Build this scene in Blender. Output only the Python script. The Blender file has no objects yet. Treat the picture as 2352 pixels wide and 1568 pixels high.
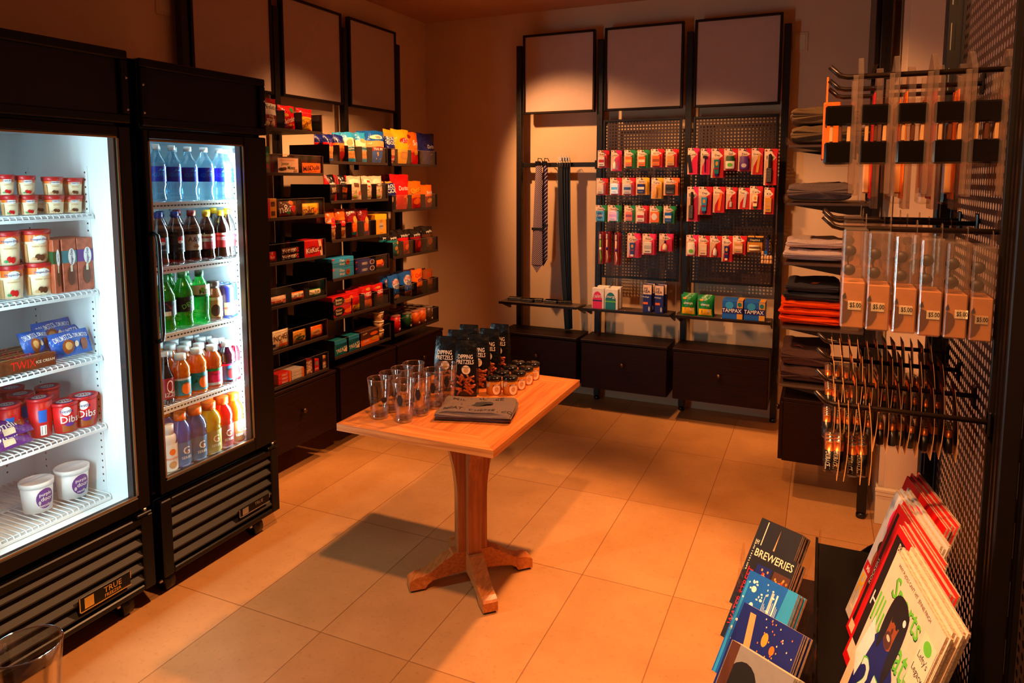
import bpy, math, random
from mathutils import Vector, Matrix
SC = bpy.context.scene
COL = SC.collection
RND = random.Random(11)
PI = math.pi
V = Vector
# ---------------------------------------------------------------- camera maths: turn a photo pixel into a point on a real plane
FPX, HPX, CXP, HZ, CAMH = 1600.0, 165.0, 1176.0, 410.0, 1.56
CYP = HZ + HPX
YAW = math.atan(719 / math.hypot(FPX, HPX)); PIT = math.atan(HPX / FPX)
FW = V((-math.sin(YAW) * math.cos(PIT), math.cos(YAW) * math.cos(PIT), -math.sin(PIT)))
RT = V((math.cos(YAW), math.sin(YAW), 0)); UP = RT.cross(FW)
def ray(x, y): return FW * FPX + RT * (x - CXP) + UP * (CYP - y)
def onx(x, y, X): d = ray(x, y); t = X / d.x; return V((X, t * d.y, CAMH + t * d.z))
def ony(x, y, Y): d = ray(x, y); t = Y / d.y; return V((t * d.x, Y, CAMH + t * d.z))
def onz(x, y, Z): d = ray(x, y); t = (Z - CAMH) / d.z; return V((t * d.x, t * d.y, Z))
# ---------------------------------------------------------------- materials
def lin(c):
    f = lambda a: a / 12.92 if a <= .04045 else ((a + .055) / 1.055) ** 2.4
    return tuple(f(x / 255) for x in c) + (1,)
KC = dict(white=(240, 236, 228), cream=(236, 218, 182), black=(10, 9, 9), ink=(24, 18, 18), red=(206, 12, 18), dred=(140, 10, 16), orange=(244, 110, 14),
          yellow=(246, 182, 24), gold=(214, 150, 50), blue=(10, 92, 190), sky=(40, 150, 214), navy=(14, 26, 110), green=(20, 130, 54), lime=(104, 200, 50),
          dgreen=(10, 76, 40), brown=(84, 44, 22), tan=(206, 152, 96), pink=(236, 30, 96), purple=(86, 40, 132), teal=(14, 120, 130), grey=(132, 128, 126),
          lgrey=(196, 192, 190), silver=(190, 190, 194), pretzel=(150, 72, 24), kraft=(196, 150, 100), peach=(242, 206, 176), dgrey=(58, 54, 54), nut=(216, 160, 92))
MATS = {}
def newmat(n):
    m = bpy.data.materials.new(n); m.use_nodes = True
    t = m.node_tree; b = t.nodes.get('Principled BSDF')
    return m, t, b
def pmat(name, col, rough=.5, metal=0, var=0, scale=12, bump=0, stretch=None, coat=0, spec=.5, bscale=None):
    if name in MATS: return MATS[name]
    m, t, b = newmat(name); L = t.links
    c = lin(col)
    b.inputs['Base Color'].default_value = c
    b.inputs['Roughness'].default_value = rough; b.inputs['Metallic'].default_value = metal
    b.inputs['Coat Weight'].default_value = coat; b.inputs['Specular IOR Level'].default_value = spec
    if var or bump:
        tc = t.nodes.new('ShaderNodeTexCoord'); mp = t.nodes.new('ShaderNodeMapping')
        if stretch: mp.inputs['Scale'].default_value = stretch
        n = t.nodes.new('ShaderNodeTexNoise'); n.inputs['Scale'].default_value = scale; n.inputs['Detail'].default_value = 6
        L.new(tc.outputs['Object'], mp.inputs['Vector']); L.new(mp.outputs['Vector'], n.inputs['Vector'])
        if var:
            r = t.nodes.new('ShaderNodeValToRGB')
            r.color_ramp.elements[0].position = .3; r.color_ramp.elements[1].position = .7
            r.color_ramp.elements[0].color = tuple(x * (1 - var) for x in c[:3]) + (1,)
            r.color_ramp.elements[1].color = tuple(min(1, x * (1 + var)) for x in c[:3]) + (1,)
            L.new(n.outputs['Fac'], r.inputs['Fac']); L.new(r.outputs['Color'], b.inputs['Base Color'])
        if bump:
            n2 = n
            if bscale:
                n2 = t.nodes.new('ShaderNodeTexNoise'); n2.inputs['Scale'].default_value = bscale; n2.inputs['Detail'].default_value = 4
                L.new(mp.outputs['Vector'], n2.inputs['Vector'])
            bp = t.nodes.new('ShaderNodeBump'); bp.inputs['Strength'].default_value = bump; bp.inputs['Distance'].default_value = .01
            L.new(n2.outputs['Fac'], bp.inputs['Height']); L.new(bp.outputs['Normal'], b.inputs['Normal'])
    MATS[name] = m
    return m
def P(k):                                            # printed paper / card in a palette colour
    return pmat('print_' + k, KC[k], .42, var=.06, scale=60)
def FO(k):                                           # glossy foil film in a palette colour
    return pmat('foil_' + k, KC[k], .26, var=.14, scale=18, bump=.8, bscale=34, spec=.6)
def clearmat(name, col=(255, 255, 255), gloss=.08, edge=.35, body=0.0, bodycol=None, rough=.04):
    """thin clear plastic or glass: straight see-through with a mirror-like skin that strengthens towards the edges"""
    if name in MATS: return MATS[name]
    m, t, b = newmat(name); L = t.links
    t.nodes.remove(b)
    out = t.nodes['Material Output']
    tr = t.nodes.new('ShaderNodeBsdfTransparent'); tr.inputs['Color'].default_value = lin(col)
    gl = t.nodes.new('ShaderNodeBsdfGlossy'); gl.inputs['Roughness'].default_value = rough; gl.inputs['Color'].default_value = (.95, .95, .95, 1)
    lw = t.nodes.new('ShaderNodeLayerWeight'); lw.inputs['Blend'].default_value = .35
    mr = t.nodes.new('ShaderNodeMapRange'); mr.inputs['To Min'].default_value = gloss; mr.inputs['To Max'].default_value = edge
    L.new(lw.outputs['Facing'], mr.inputs['Value'])
    mx = t.nodes.new('ShaderNodeMixShader'); L.new(mr.outputs['Result'], mx.inputs['Fac'])
    src = tr.outputs['BSDF']
    if body:
        df = t.nodes.new('ShaderNodeBsdfDiffuse'); df.inputs['Color'].default_value = lin(bodycol or col)
        tl = t.nodes.new('ShaderNodeBsdfTranslucent'); tl.inputs['Color'].default_value = lin(bodycol or col)
        m1 = t.nodes.new('ShaderNodeMixShader'); m1.inputs['Fac'].default_value = .6
        L.new(df.outputs['BSDF'], m1.inputs[1]); L.new(tl.outputs['BSDF'], m1.inputs[2])
        m2 = t.nodes.new('ShaderNodeMixShader'); m2.inputs['Fac'].default_value = body
        L.new(src, m2.inputs[1]); L.new(m1.outputs['Shader'], m2.inputs[2]); src = m2.outputs['Shader']
    L.new(src, mx.inputs[1]); L.new(gl.outputs['BSDF'], mx.inputs[2]); L.new(mx.outputs['Shader'], out.inputs['Surface'])
    MATS[name] = m
    return m
def liquid(name, col, body=.75, tint=None): return clearmat('liquid_' + name, tint or col, .06, .35, body, col)
def emit(name, col, st):
    m, t, b = newmat(name)
    b.inputs['Base Color'].default_value = lin(col); b.inputs['Emission Color'].default_value = lin(col); b.inputs['Emission Strength'].default_value = st
    return m
def wood(name, c1, c2, axis, rough=.4, scale=6, spec=.5):
    if name in MATS: return MATS[name]
    m, t, b = newmat(name); L = t.links
    tc = t.nodes.new('ShaderNodeTexCoord'); mp = t.nodes.new('ShaderNodeMapping')
    mp.inputs['Scale'].default_value = [(.16 if i == axis else 4.2) for i in range(3)]
    n = t.nodes.new('ShaderNodeTexNoise'); n.inputs['Scale'].default_value = scale * 5; n.inputs['Detail'].default_value = 9; n.inputs['Distortion'].default_value = .6
    r = t.nodes.new('ShaderNodeValToRGB'); r.color_ramp.elements[0].position = .32; r.color_ramp.elements[1].position = .68
    r.color_ramp.elements[0].color = lin(c1); r.color_ramp.elements[1].color = lin(c2)
    bp = t.nodes.new('ShaderNodeBump'); bp.inputs['Strength'].default_value = .12; bp.inputs['Distance'].default_value = .004
    L.new(tc.outputs['Object'], mp.inputs['Vector']); L.new(mp.outputs['Vector'], n.inputs['Vector']); L.new(n.outputs['Fac'], r.inputs['Fac'])
    L.new(r.outputs['Color'], b.inputs['Base Color']); L.new(n.outputs['Fac'], bp.inputs['Height']); L.new(bp.outputs['Normal'], b.inputs['Normal'])
    b.inputs['Roughness'].default_value = rough; b.inputs['Specular IOR Level'].default_value = spec
    MATS[name] = m
    return m
BLK = pmat('black_powder_coat', (9, 6, 5), .6, 0, var=.15, scale=40, spec=.2)
BLK2 = pmat('black_plastic', (9, 8, 8), .32, var=.1, scale=30)
STEEL = pmat('steel_bright', (205, 200, 196), .28, 1, var=.05, scale=30)
BRONZE = pmat('dark_bronze', (84, 60, 38), .35, .9, var=.1, scale=40)
WHITE_EN = pmat('white_enamel', (226, 232, 234), .3, var=.02, scale=8)
GLS = clearmat('door_glass', (244, 250, 252), .02, .22, rough=.02)
ACR = clearmat('clear_acrylic', (252, 248, 244), .012, .16, rough=.05)
ACE = clearmat('acrylic_edge_glint', (250, 240, 230), .2, .5, .35, (230, 214, 200), rough=.15)  # whitish body paints in the bright line where a bin front's edge catches light
BLIS = clearmat('blister_plastic', (250, 246, 242), .014, .3, rough=.12)
CLS = clearmat('clear_sheet', (246, 236, 228), .03, .5, .14, (240, 214, 196), rough=.12)
TUMBB = clearmat('tumbler_base', (236, 226, 214), .22, .85, rough=.05)
TUMB = clearmat('tumbler_glass', (250, 249, 247), .03, .6, rough=.02)
# ---------------------------------------------------------------- mesh builder
TXT = {}
def glyph(s):
    """outline of a line of lettering as flat polygons, centred, cap height about 1"""
    if s in TXT: return TXT[s]
    cu = bpy.data.curves.new('lettering', 'FONT'); cu.body = s; cu.align_x = 'CENTER'; cu.align_y = 'CENTER'
    cu.resolution_u = 2; cu.offset = .012; cu.size = 1.4
    ob = bpy.data.objects.new('lettering', cu)
    me = ob.to_mesh()
    vs = [(v.co.x, v.co.y) for v in me.vertices]; fs = [tuple(p.vertices) for p in me.polygons]
    ob.to_mesh_clear(); bpy.data.objects.remove(ob); bpy.data.curves.remove(cu)
    if vs:
        cx = (min(v[0] for v in vs) + max(v[0] for v in vs)) / 2; cy = (min(v[1] for v in vs) + max(v[1] for v in vs)) / 2
        vs = [(x - cx, y - cy) for x, y in vs]
    w = max([v[0] for v in vs] + [.01]) * 2; h = max([v[1] for v in vs] + [.01]) * 2
    TXT[s] = (vs, fs, w, h)
    return TXT[s]
class MB:
    def __init__(s): s.v = []; s.f = []; s.m = []; s.s = []; s.mats = []; s.T = None
    def mi(s, m):
        if m not in s.mats: s.mats.append(m)
        return s.mats.index(m)
    def add(s, vs, fs, m, smooth=False):
        k = len(s.v); i = s.mi(m) if not isinstance(m, list) else None
        for p in vs:
            p = V(p); s.v.append(s.T @ p if s.T else p)
        for j, f in enumerate(fs):
            s.f.append([k + a for a in f]); s.m.append(i if i is not None else s.mi(m[j])); s.s.append(smooth)
        return s
    def box(s, x0, x1, y0, y1, z0, z1, m, b=0):
        x0, x1 = sorted((x0, x1)); y0, y1 = sorted((y0, y1)); z0, z1 = sorted((z0, z1))
        if not b:
            vs = [(x, y, z) for x in (x0, x1) for y in (y0, y1) for z in (z0, z1)]
            return s.add(vs, [(0, 1, 3, 2), (4, 6, 7, 5), (0, 4, 5, 1), (2, 3, 7, 6), (0, 2, 6, 4), (1, 5, 7, 3)], m)
        b = min(b, (x1 - x0) * .45, (y1 - y0) * .45, (z1 - z0) * .45)
        vs = []; ix = {}
        for i, x in enumerate((x0, x1)):
            for j, y in enumerate((y0, y1)):
                for k, z in enumerate((z0, z1)):
                    sx, sy, sz = (b, -b)[i], (b, -b)[j], (b, -b)[k]
                    for a, p in enumerate(((x, y + sy, z + sz), (x + sx, y, z + sz), (x + sx, y + sy, z))):
                        ix[i, j, k, a] = len(vs); vs.append(p)
        g = lambda *q: ix[q]; fs = []
        for i in (0, 1):
            q = [g(i, 0, 0, 0), g(i, 0, 1, 0), g(i, 1, 1, 0), g(i, 1, 0, 0)]; fs.append(q if i == 0 else q[::-1])
            q = [g(0, i, 0, 1), g(1, i, 0, 1), g(1, i, 1, 1), g(0, i, 1, 1)]; fs.append(q if i == 0 else q[::-1])
            q = [g(0, 0, i, 2), g(0, 1, i, 2), g(1, 1, i, 2), g(1, 0, i, 2)]; fs.append(q if i == 0 else q[::-1])
        for i in (0, 1):
            for j in (0, 1):
                fl = (i + j) % 2
                q = [g(i, j, 0, 0), g(i, j, 1, 0), g(i, j, 1, 1), g(i, j, 0, 1)]; fs.append(q[::-1] if not fl else q)
                q = [g(i, 0, j, 0), g(i, 1, j, 0), g(i, 1, j, 2), g(i, 0, j, 2)]; fs.append(q if not fl else q[::-1])
                q = [g(0, i, j, 1), g(1, i, j, 1), g(1, i, j, 2), g(0, i, j, 2)]; fs.append(q[::-1] if not fl else q)
                for k in (0, 1):
                    q = [g(i, j, k, 0), g(i, j, k, 1), g(i, j, k, 2)]; fs.append(q if (i + j + k) % 2 == 0 else q[::-1])
        return s.add(vs, fs, m)
    def lathe(s, prof, m, n=20, c=(0, 0, 0), capb=True, capt=True, sx=1, sy=1):
        vs = []; fs = []; ms = []
        for r, z in prof:
            for i in range(n):
                a = 2 * PI * i / n; vs.append((c[0] + sx * r * math.sin(a), c[1] - sy * r * math.cos(a), c[2] + z))
        for j in range(len(prof) - 1):
            for i in range(n):
                fs.append((j * n + i, j * n + (i + 1) % n, (j + 1) * n + (i + 1) % n, (j + 1) * n + i)); ms.append(m[j] if isinstance(m, list) else m)
        if capb: fs.append(tuple(range(n))[::-1]); ms.append(m[0] if isinstance(m, list) else m)
        if capt: fs.append(tuple(range((len(prof) - 1) * n, len(prof) * n))); ms.append(m[-1] if isinstance(m, list) else m)
        return s.add(vs, fs, ms, True)
    def tube(s, pts, r, m, n=8, close=False):
        pts = [V(p) for p in pts]; vs = []; fs = []; N = len(pts)
        up = None
        for i, p in enumerate(pts):
            d = (pts[(i + 1) % N] if (i < N - 1 or close) else p) - (pts[i - 1] if (i > 0 or close) else p)
            d.normalize()
            if up is None: up = V((0, 0, 1)) if abs(d.z) < .9 else V((1, 0, 0))
            a = d.cross(up).normalized(); up = a.cross(d).normalized()
            for k in range(n):
                t = 2 * PI * k / n; vs.append(p + a * (r * math.cos(t)) + up * (r * math.sin(t)))
        for i in range(N if close else N - 1):
            j = (i + 1) % N
            for k in range(n): fs.append((i * n + k, i * n + (k + 1) % n, j * n + (k + 1) % n, j * n + k))
        if not close: fs += [tuple(range(n))[::-1], tuple(range((N - 1) * n, N * n))]
        return s.add(vs, fs, m, True)
    def prism(s, poly, o, u, v, w, m, smooth=False):
        """polygon in the (u,v) frame at o, swept along w"""
        o, u, v, w = V(o), V(u), V(v), V(w); n = len(poly)
        a = [o + u * x + v * y for x, y in poly]; b = [p + w for p in a]
        fs = [tuple(range(n)), tuple(range(n, 2 * n))[::-1]] + [(i, i + n, (i + 1) % n + n, (i + 1) % n) for i in range(n)]
        return s.add(a + b, fs, m)
    def grid(s, fn, nu, nv, m, smooth=True, closeu=False):
        vs = [fn(i / nu, j / nv) for j in range(nv + 1) for i in range(nu + (0 if closeu else 1))]
        W = nu if closeu else nu + 1
        fs = []; ms = []
        for j in range(nv):
            for i in range(nu):
                k = (i + 1) % W if closeu else i + 1
                fs.append((j * W + i, j * W + k, (j + 1) * W + k, (j + 1) * W + i))
                ms.append(m((i + .5) / nu, (j + .5) / nv) if callable(m) else m)
        return s.add(vs, fs, ms, smooth)
    def deco(s, S, W, H, items, off=.0008):
        """printed shapes and lettering laid on a surface S(u,v,off); u in -1..1 across W, v in 0..1 up H"""
        for k, it in enumerate(items):
            o = off * (1 + .5 * k)
            if it[0] == 't':
                _, tx, u, v, h, mt = it[:6]; rot = it[6] if len(it) > 6 else 0; mw = it[7] if len(it) > 7 else .94
                vs, fs, w, hh = glyph(tx); rt_ = abs(math.cos(rot)) < .5; sc = h * (W if rt_ else H) / hh; sx = sc
                if abs(math.cos(rot)) > .5:
                    if w * sc > mw * W: sx = mw * W / w
                elif w * sc > mw * H: sx = mw * H / w
                c, sn = math.cos(rot), math.sin(rot)
                s.add([S(u + 2 * (x * sx * c - y * sc * sn) / W, v + (x * sx * sn + y * sc * c) / H, o) for x, y in vs], fs, mt)
            elif it[0] == 'e':
                _, u, v, ru, rv, mt = it[:6]; n = 20
                vs = [S(u, v, o)] + [S(u + q * ru * math.cos(2 * PI * i / n), v + q * rv * math.sin(2 * PI * i / n), o) for q in (.5, 1) for i in range(n)]
                fs = [(0, 1 + i, 1 + (i + 1) % n) for i in range(n)] + [(1 + i, 1 + n + i, 1 + n + (i + 1) % n, 1 + (i + 1) % n) for i in range(n)]
                s.add(vs, fs, mt, True)
            elif it[0] == 'r':
                _, u0, u1, v0, v1, mt = it[:6]; n = it[6] if len(it) > 6 else 6
                s.grid(lambda a, b: S(u0 + (u1 - u0) * a, v0 + (v1 - v0) * b, o), n, n, mt)
            elif it[0] == 'p':
                s.add([S(u, v, o) for u, v in it[1]], [tuple(range(len(it[1])))], it[2])
        return s
    def mesh(s, name):
        me = bpy.data.meshes.new(name); me.from_pydata([tuple(p) for p in s.v], [], s.f)
        for m in s.mats: me.materials.append(m)
        me.polygons.foreach_set('material_index', s.m); me.polygons.foreach_set('use_smooth', s.s); me.update()
        return me
    def obj(s, name, parent=None, loc=(0, 0, 0), rot=(0, 0, 0)):
        o = bpy.data.objects.new(name, s.mesh(name)); COL.objects.link(o)
        o.location = loc; o.rotation_euler = rot
        if parent: o.parent = parent
        return o
LABELS = []
def tag(o, label, cat, group=None):
    o['label'] = label; o['category'] = cat; LABELS.append((label, group, o.name))
    if group: o['group'] = group
    return o
def empty(name, loc=(0, 0, 0), rot=(0, 0, 0)):
    o = bpy.data.objects.new(name, None); COL.objects.link(o); o.location = loc; o.rotation_euler = rot; o.empty_display_size = .05
    return o
def thing(name, label, cat, group=None, loc=(0, 0, 0), rot=(0, 0, 0)): return tag(empty(name, loc, rot), label, cat, group)
def struct(o): o['kind'] = 'structure'; return o
def copy(o, loc, rot=None, label=None, group=None):
    r = o.copy(); COL.objects.link(r); r.location = loc
    if rot is not None: r.rotation_euler = rot
    for ch in list(o.children):
        c = ch.copy(); COL.objects.link(c); c.parent = r
        for g in list(ch.children):
            d = g.copy(); COL.objects.link(d); d.parent = c
    if label: r['label'] = label; LABELS.append((label, group or r.get('group'), r.name))
    if group: r['group'] = group
    return r
ORD = ['first', 'second', 'third', 'fourth', 'fifth', 'sixth', 'seventh', 'eighth', 'ninth', 'tenth', 'eleventh', 'twelfth', 'thirteenth', 'fourteenth']
# decoration shorthands
def T(tx, u, v, h, k='white', rot=0, w=.94): return ('t', tx, u, v, h, P(k), rot, w)
def E(u, v, ru, rv, k): return ('e', u, v, ru, rv, P(k))
def Q(u0, u1, v0, v1, k): return ('r', u0, u1, v0, v1, P(k))
def PG(pts, k): return ('p', pts, P(k))
LW = PI / 2                                          # heading of what faces out from the wall at the cooler side
# ---------------------------------------------------------------- product shapes (front towards local -y, base at the origin)
def bag_mb(w, h, d, base, bands, deco, seed=0, side=False, dcol=None):
    """pillow-shaped film bag with crimped ends; bands = [(v0,v1,material)]"""
    q = RND.random() * 6
    def th(u, v):
        a, b = (u, v) if not side else (2 * v - 1, (u + 1) / 2)
        return d / 2 * max(0, 1 - abs(a) ** 2.4) * max(0, math.sin(PI * min(1, max(0, (b - .04) / .92)))) ** .55 + .0022 * math.sin(9 * u + q) * math.sin(11 * v + q) * (1 - abs(2 * v - 1) ** 4)
    def S(u, v, off=0):
        nar = 1 - .07 * math.sin(PI * min(1, max(0, v))) if not side else 1
        zz = v * h + (.012 * h * math.sin(4 * u + q) * v if not side else 0)
        return V((u * w / 2 * nar, -th(u, v) - off, zz))
    m = MB()
    def mf(a, b):
        for v0, v1, mt in bands:
            if v0 <= b < v1: return mt
        return base
    m.grid(lambda a, b: S(2 * a - 1, b), 10, 16, mf)
    m.grid(lambda a, b: (lambda p: V((p.x, -p.y + .0006, p.z)))(S(1 - 2 * a, b)), 10, 16, mf)
    m.deco(S, w, h, deco)
    return m
def box_mb(w, h, d, base, deco, top=None, topdeco=None, b=.0015, side=None):
    m = MB(); m.box(-w / 2, w / 2, -d / 2, d / 2, 0, h, base, b)
    m.deco(lambda u, v, o=0: V((u * w / 2, -d / 2 - o, v * h)), w, h, deco)
    if side: m.deco(lambda u, v, o=0: V((-w / 2 - o, -u * d / 2, v * h)), d, h, side)
    if topdeco: m.deco(lambda u, v, o=0: V((u * w / 2, -d / 2 + v * d, h + o)), w, d, topdeco)
    return m
def cyl_S(r, h, z0=0, r2=None): return lambda u, v, o=0: V((((r + ((r2 or r) - r) * v) + o) * math.sin(u), -((r + ((r2 or r) - r) * v) + o) * math.cos(u), z0 + v * h))
# ---------------------------------------------------------------- light levels
EXPO = 0.0; WORLD = .06; LAMP_COOLER = 40; LAMP_FREEZER = 14; E_COOLER = 16; E_FREEZER = 13
K1 = (1, .46, .18)
SPOTS = [
 ('spot_table', ((-.45, 3.1, 2.7), (-1.1, 2.25, .5), 330, 62, .45, K1)),
 ('spot_floor', ((-.5, 1.0, 2.7), (-.95, 1.5, 0), 230, 85, .6, K1)),
 ('spot_back_wall', ((-2.35, 3.72, 2.7), (-1.25, 4.72, 1.12), 210, 58, .6, K1)),
 ('spot_back_panels', ((-1.0, 3.4, 2.7), (-.6, 4.7, 1.0), 110, 56, .7, K1)),
 ('spot_snacks', ((-1.9, 3.0, 2.7), (-2.75, 3.2, 1.25), 125, 60, 1.0, K1)),
 ('spot_snacks_fill', ((-1.2, 3.6, 2.7), (-2.6, 3.55, .95), 240, 60, .7, K1)),
 ('spot_right_unit', ((-.3, .6, 2.7), (.2, 1.6, 1.3), 200, 64, .6, K1)),
 ('spot_aisle', ((.2, -.2, 2.7), (-.02, 1.5, .75), 75, 40, .6, K1)),
 ('spot_shirts', ((-1.0, 2.7, 2.7), (.1, 3.8, 1.1), 140, 60, .5, K1)),
]
# ---------------------------------------------------------------- the room
WALLM = pmat('wall_paint', (216, 184, 150), .75, var=.04, scale=3, bump=.08, bscale=90)
CEILM = pmat('ceiling_paint', (190, 140, 104), .8, var=.05, scale=3)
TRIMM = pmat('trim_paint', (222, 200, 164), .5, var=.03, scale=6)
def floor_mat():
    m, t, b = newmat('limestone_tiles'); L = t.links
    tc = t.nodes.new('ShaderNodeTexCoord'); mp = t.nodes.new('ShaderNodeMapping')
    mp.inputs['Location'].default_value = (.455, -.385, 0)
    br = t.nodes.new('ShaderNodeTexBrick'); br.offset = 0; br.squash = 1
    for k, v in (('Scale', 1), ('Mortar Size', .0022), ('Mortar Smooth', .25), ('Brick Width', .3575), ('Row Height', .705), ('Bias', 0)): br.inputs[k].default_value = v
    br.inputs['Color1'].default_value = lin((208, 152, 96)); br.inputs['Color2'].default_value = lin((196, 138, 80)); br.inputs['Mortar'].default_value = lin((158, 104, 58))
    n = t.nodes.new('ShaderNodeTexNoise'); n.inputs['Scale'].default_value = 2.2; n.inputs['Detail'].default_value = 9; n.inputs['Roughness'].default_value = .62
    n2 = t.nodes.new('ShaderNodeTexNoise'); n2.inputs['Scale'].default_value = 55; n2.inputs['Detail'].default_value = 3
    r = t.nodes.new('ShaderNodeValToRGB'); r.color_ramp.elements[0].position = .3; r.color_ramp.elements[1].position = .72
    r.color_ramp.elements[0].color = (.74, .68, .6, 1); r.color_ramp.elements[1].color = (1.06, 1.05, 1.04, 1)
    r2 = t.nodes.new('ShaderNodeValToRGB'); r2.color_ramp.elements[0].position = .28; r2.color_ramp.elements[1].position = .42
    r2.color_ramp.elements[0].color = (.86, .83, .8, 1); r2.color_ramp.elements[1].color = (1, 1, 1, 1)
    mx = t.nodes.new('ShaderNodeMixRGB'); mx.blend_type = 'MULTIPLY'; mx.inputs['Fac'].default_value = 1
    mx2 = t.nodes.new('ShaderNodeMixRGB'); mx2.blend_type = 'MULTIPLY'; mx2.inputs['Fac'].default_value = 1
    L.new(tc.outputs['Object'], mp.inputs['Vector'])
    for x in (br, ): L.new(mp.outputs['Vector'], x.inputs['Vector'])
    for x in (n, n2): L.new(tc.outputs['Object'], x.inputs['Vector'])
    L.new(n.outputs['Fac'], r.inputs['Fac']); L.new(n2.outputs['Fac'], r2.inputs['Fac'])
    L.new(br.outputs['Color'], mx.inputs['Color1']); L.new(r.outputs['Color'], mx.inputs['Color2'])
    L.new(mx.outputs['Color'], mx2.inputs['Color1']); L.new(r2.outputs['Color'], mx2.inputs['Color2']); L.new(mx2.outputs['Color'], b.inputs['Base Color'])
    bp = t.nodes.new('ShaderNodeBump'); bp.inputs['Strength'].default_value = .25; bp.inputs['Distance'].default_value = .002; bp.invert = True
    L.new(br.outputs['Fac'], bp.inputs['Height']); L.new(bp.outputs['Normal'], b.inputs['Normal'])
    b.inputs['Roughness'].default_value = .42
    return m
XL, YB, ZC = -2.84, 4.73, 2.74
struct(MB().box(-2.96, 1.3, -2.2, 4.85, -.1, 0, floor_mat()).obj('floor'))
struct(MB().box(-2.96, 1.3, -2.2, 4.85, ZC, ZC + .1, CEILM).obj('ceiling'))
struct(MB().box(-2.96, XL, -2.2, 4.85, 0, ZC, WALLM).obj('wall_left'))
struct(MB().box(XL, .28, YB, 4.85, 0, ZC, WALLM).obj('wall_back'))
struct(MB().box(.30, .5, 3.45, 4.73, 0, ZC, WALLM).box(.28, .30, 3.47, 4.73, 0, ZC, WALLM).obj('wall_right'))
struct(MB().box(.47, .6, -1.2, 3.45, 0, ZC, WALLM).obj('wall_niche'))
m = MB().box(.27, .47, 3.436, 3.45, 0, .135, TRIMM, .002).box(.268, .47, 3.43, 3.45, .135, .15, TRIMM, .003).box(.266, .47, 3.427, 3.45, .15, .172, TRIMM, .006).box(.27, .28, 3.45, 3.5, 0, .17, TRIMM, .002)
struct(m.obj('baseboard_right'))
def W(m, name, root):                                # a part modelled in room coordinates, hung under its thing
    L = root.location; m.v = [p - L for p in m.v]
    return m.obj(name, root)
def plate(x, y, z, axis, label):
    m = MB()
    if axis == 'y': m.box(x - .045, x + .045, y - .006, y, z - .06, z + .06, WALLM, .004).box(x - .03, x + .03, y - .008, y - .005, z - .045, z + .045, TRIMM, .003)
    else: m.box(x, x + .006, y - .045, y + .045, z - .06, z + .06, WALLM, .004).box(x + .005, x + .008, y - .03, y + .03, z - .045, z + .045, TRIMM, .003)
    return tag(m.obj('wall_plate'), label, 'wall plate')
p = ony(1838, 97, YB); plate(p.x, YB, p.z, 'y', 'painted blank wall plate high on the back wall by the last upright')
p = onx(375, 5, XL); plate(XL, p.y, p.z, 'x', 'painted blank wall plate high on the wall above the cold cabinets')
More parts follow.
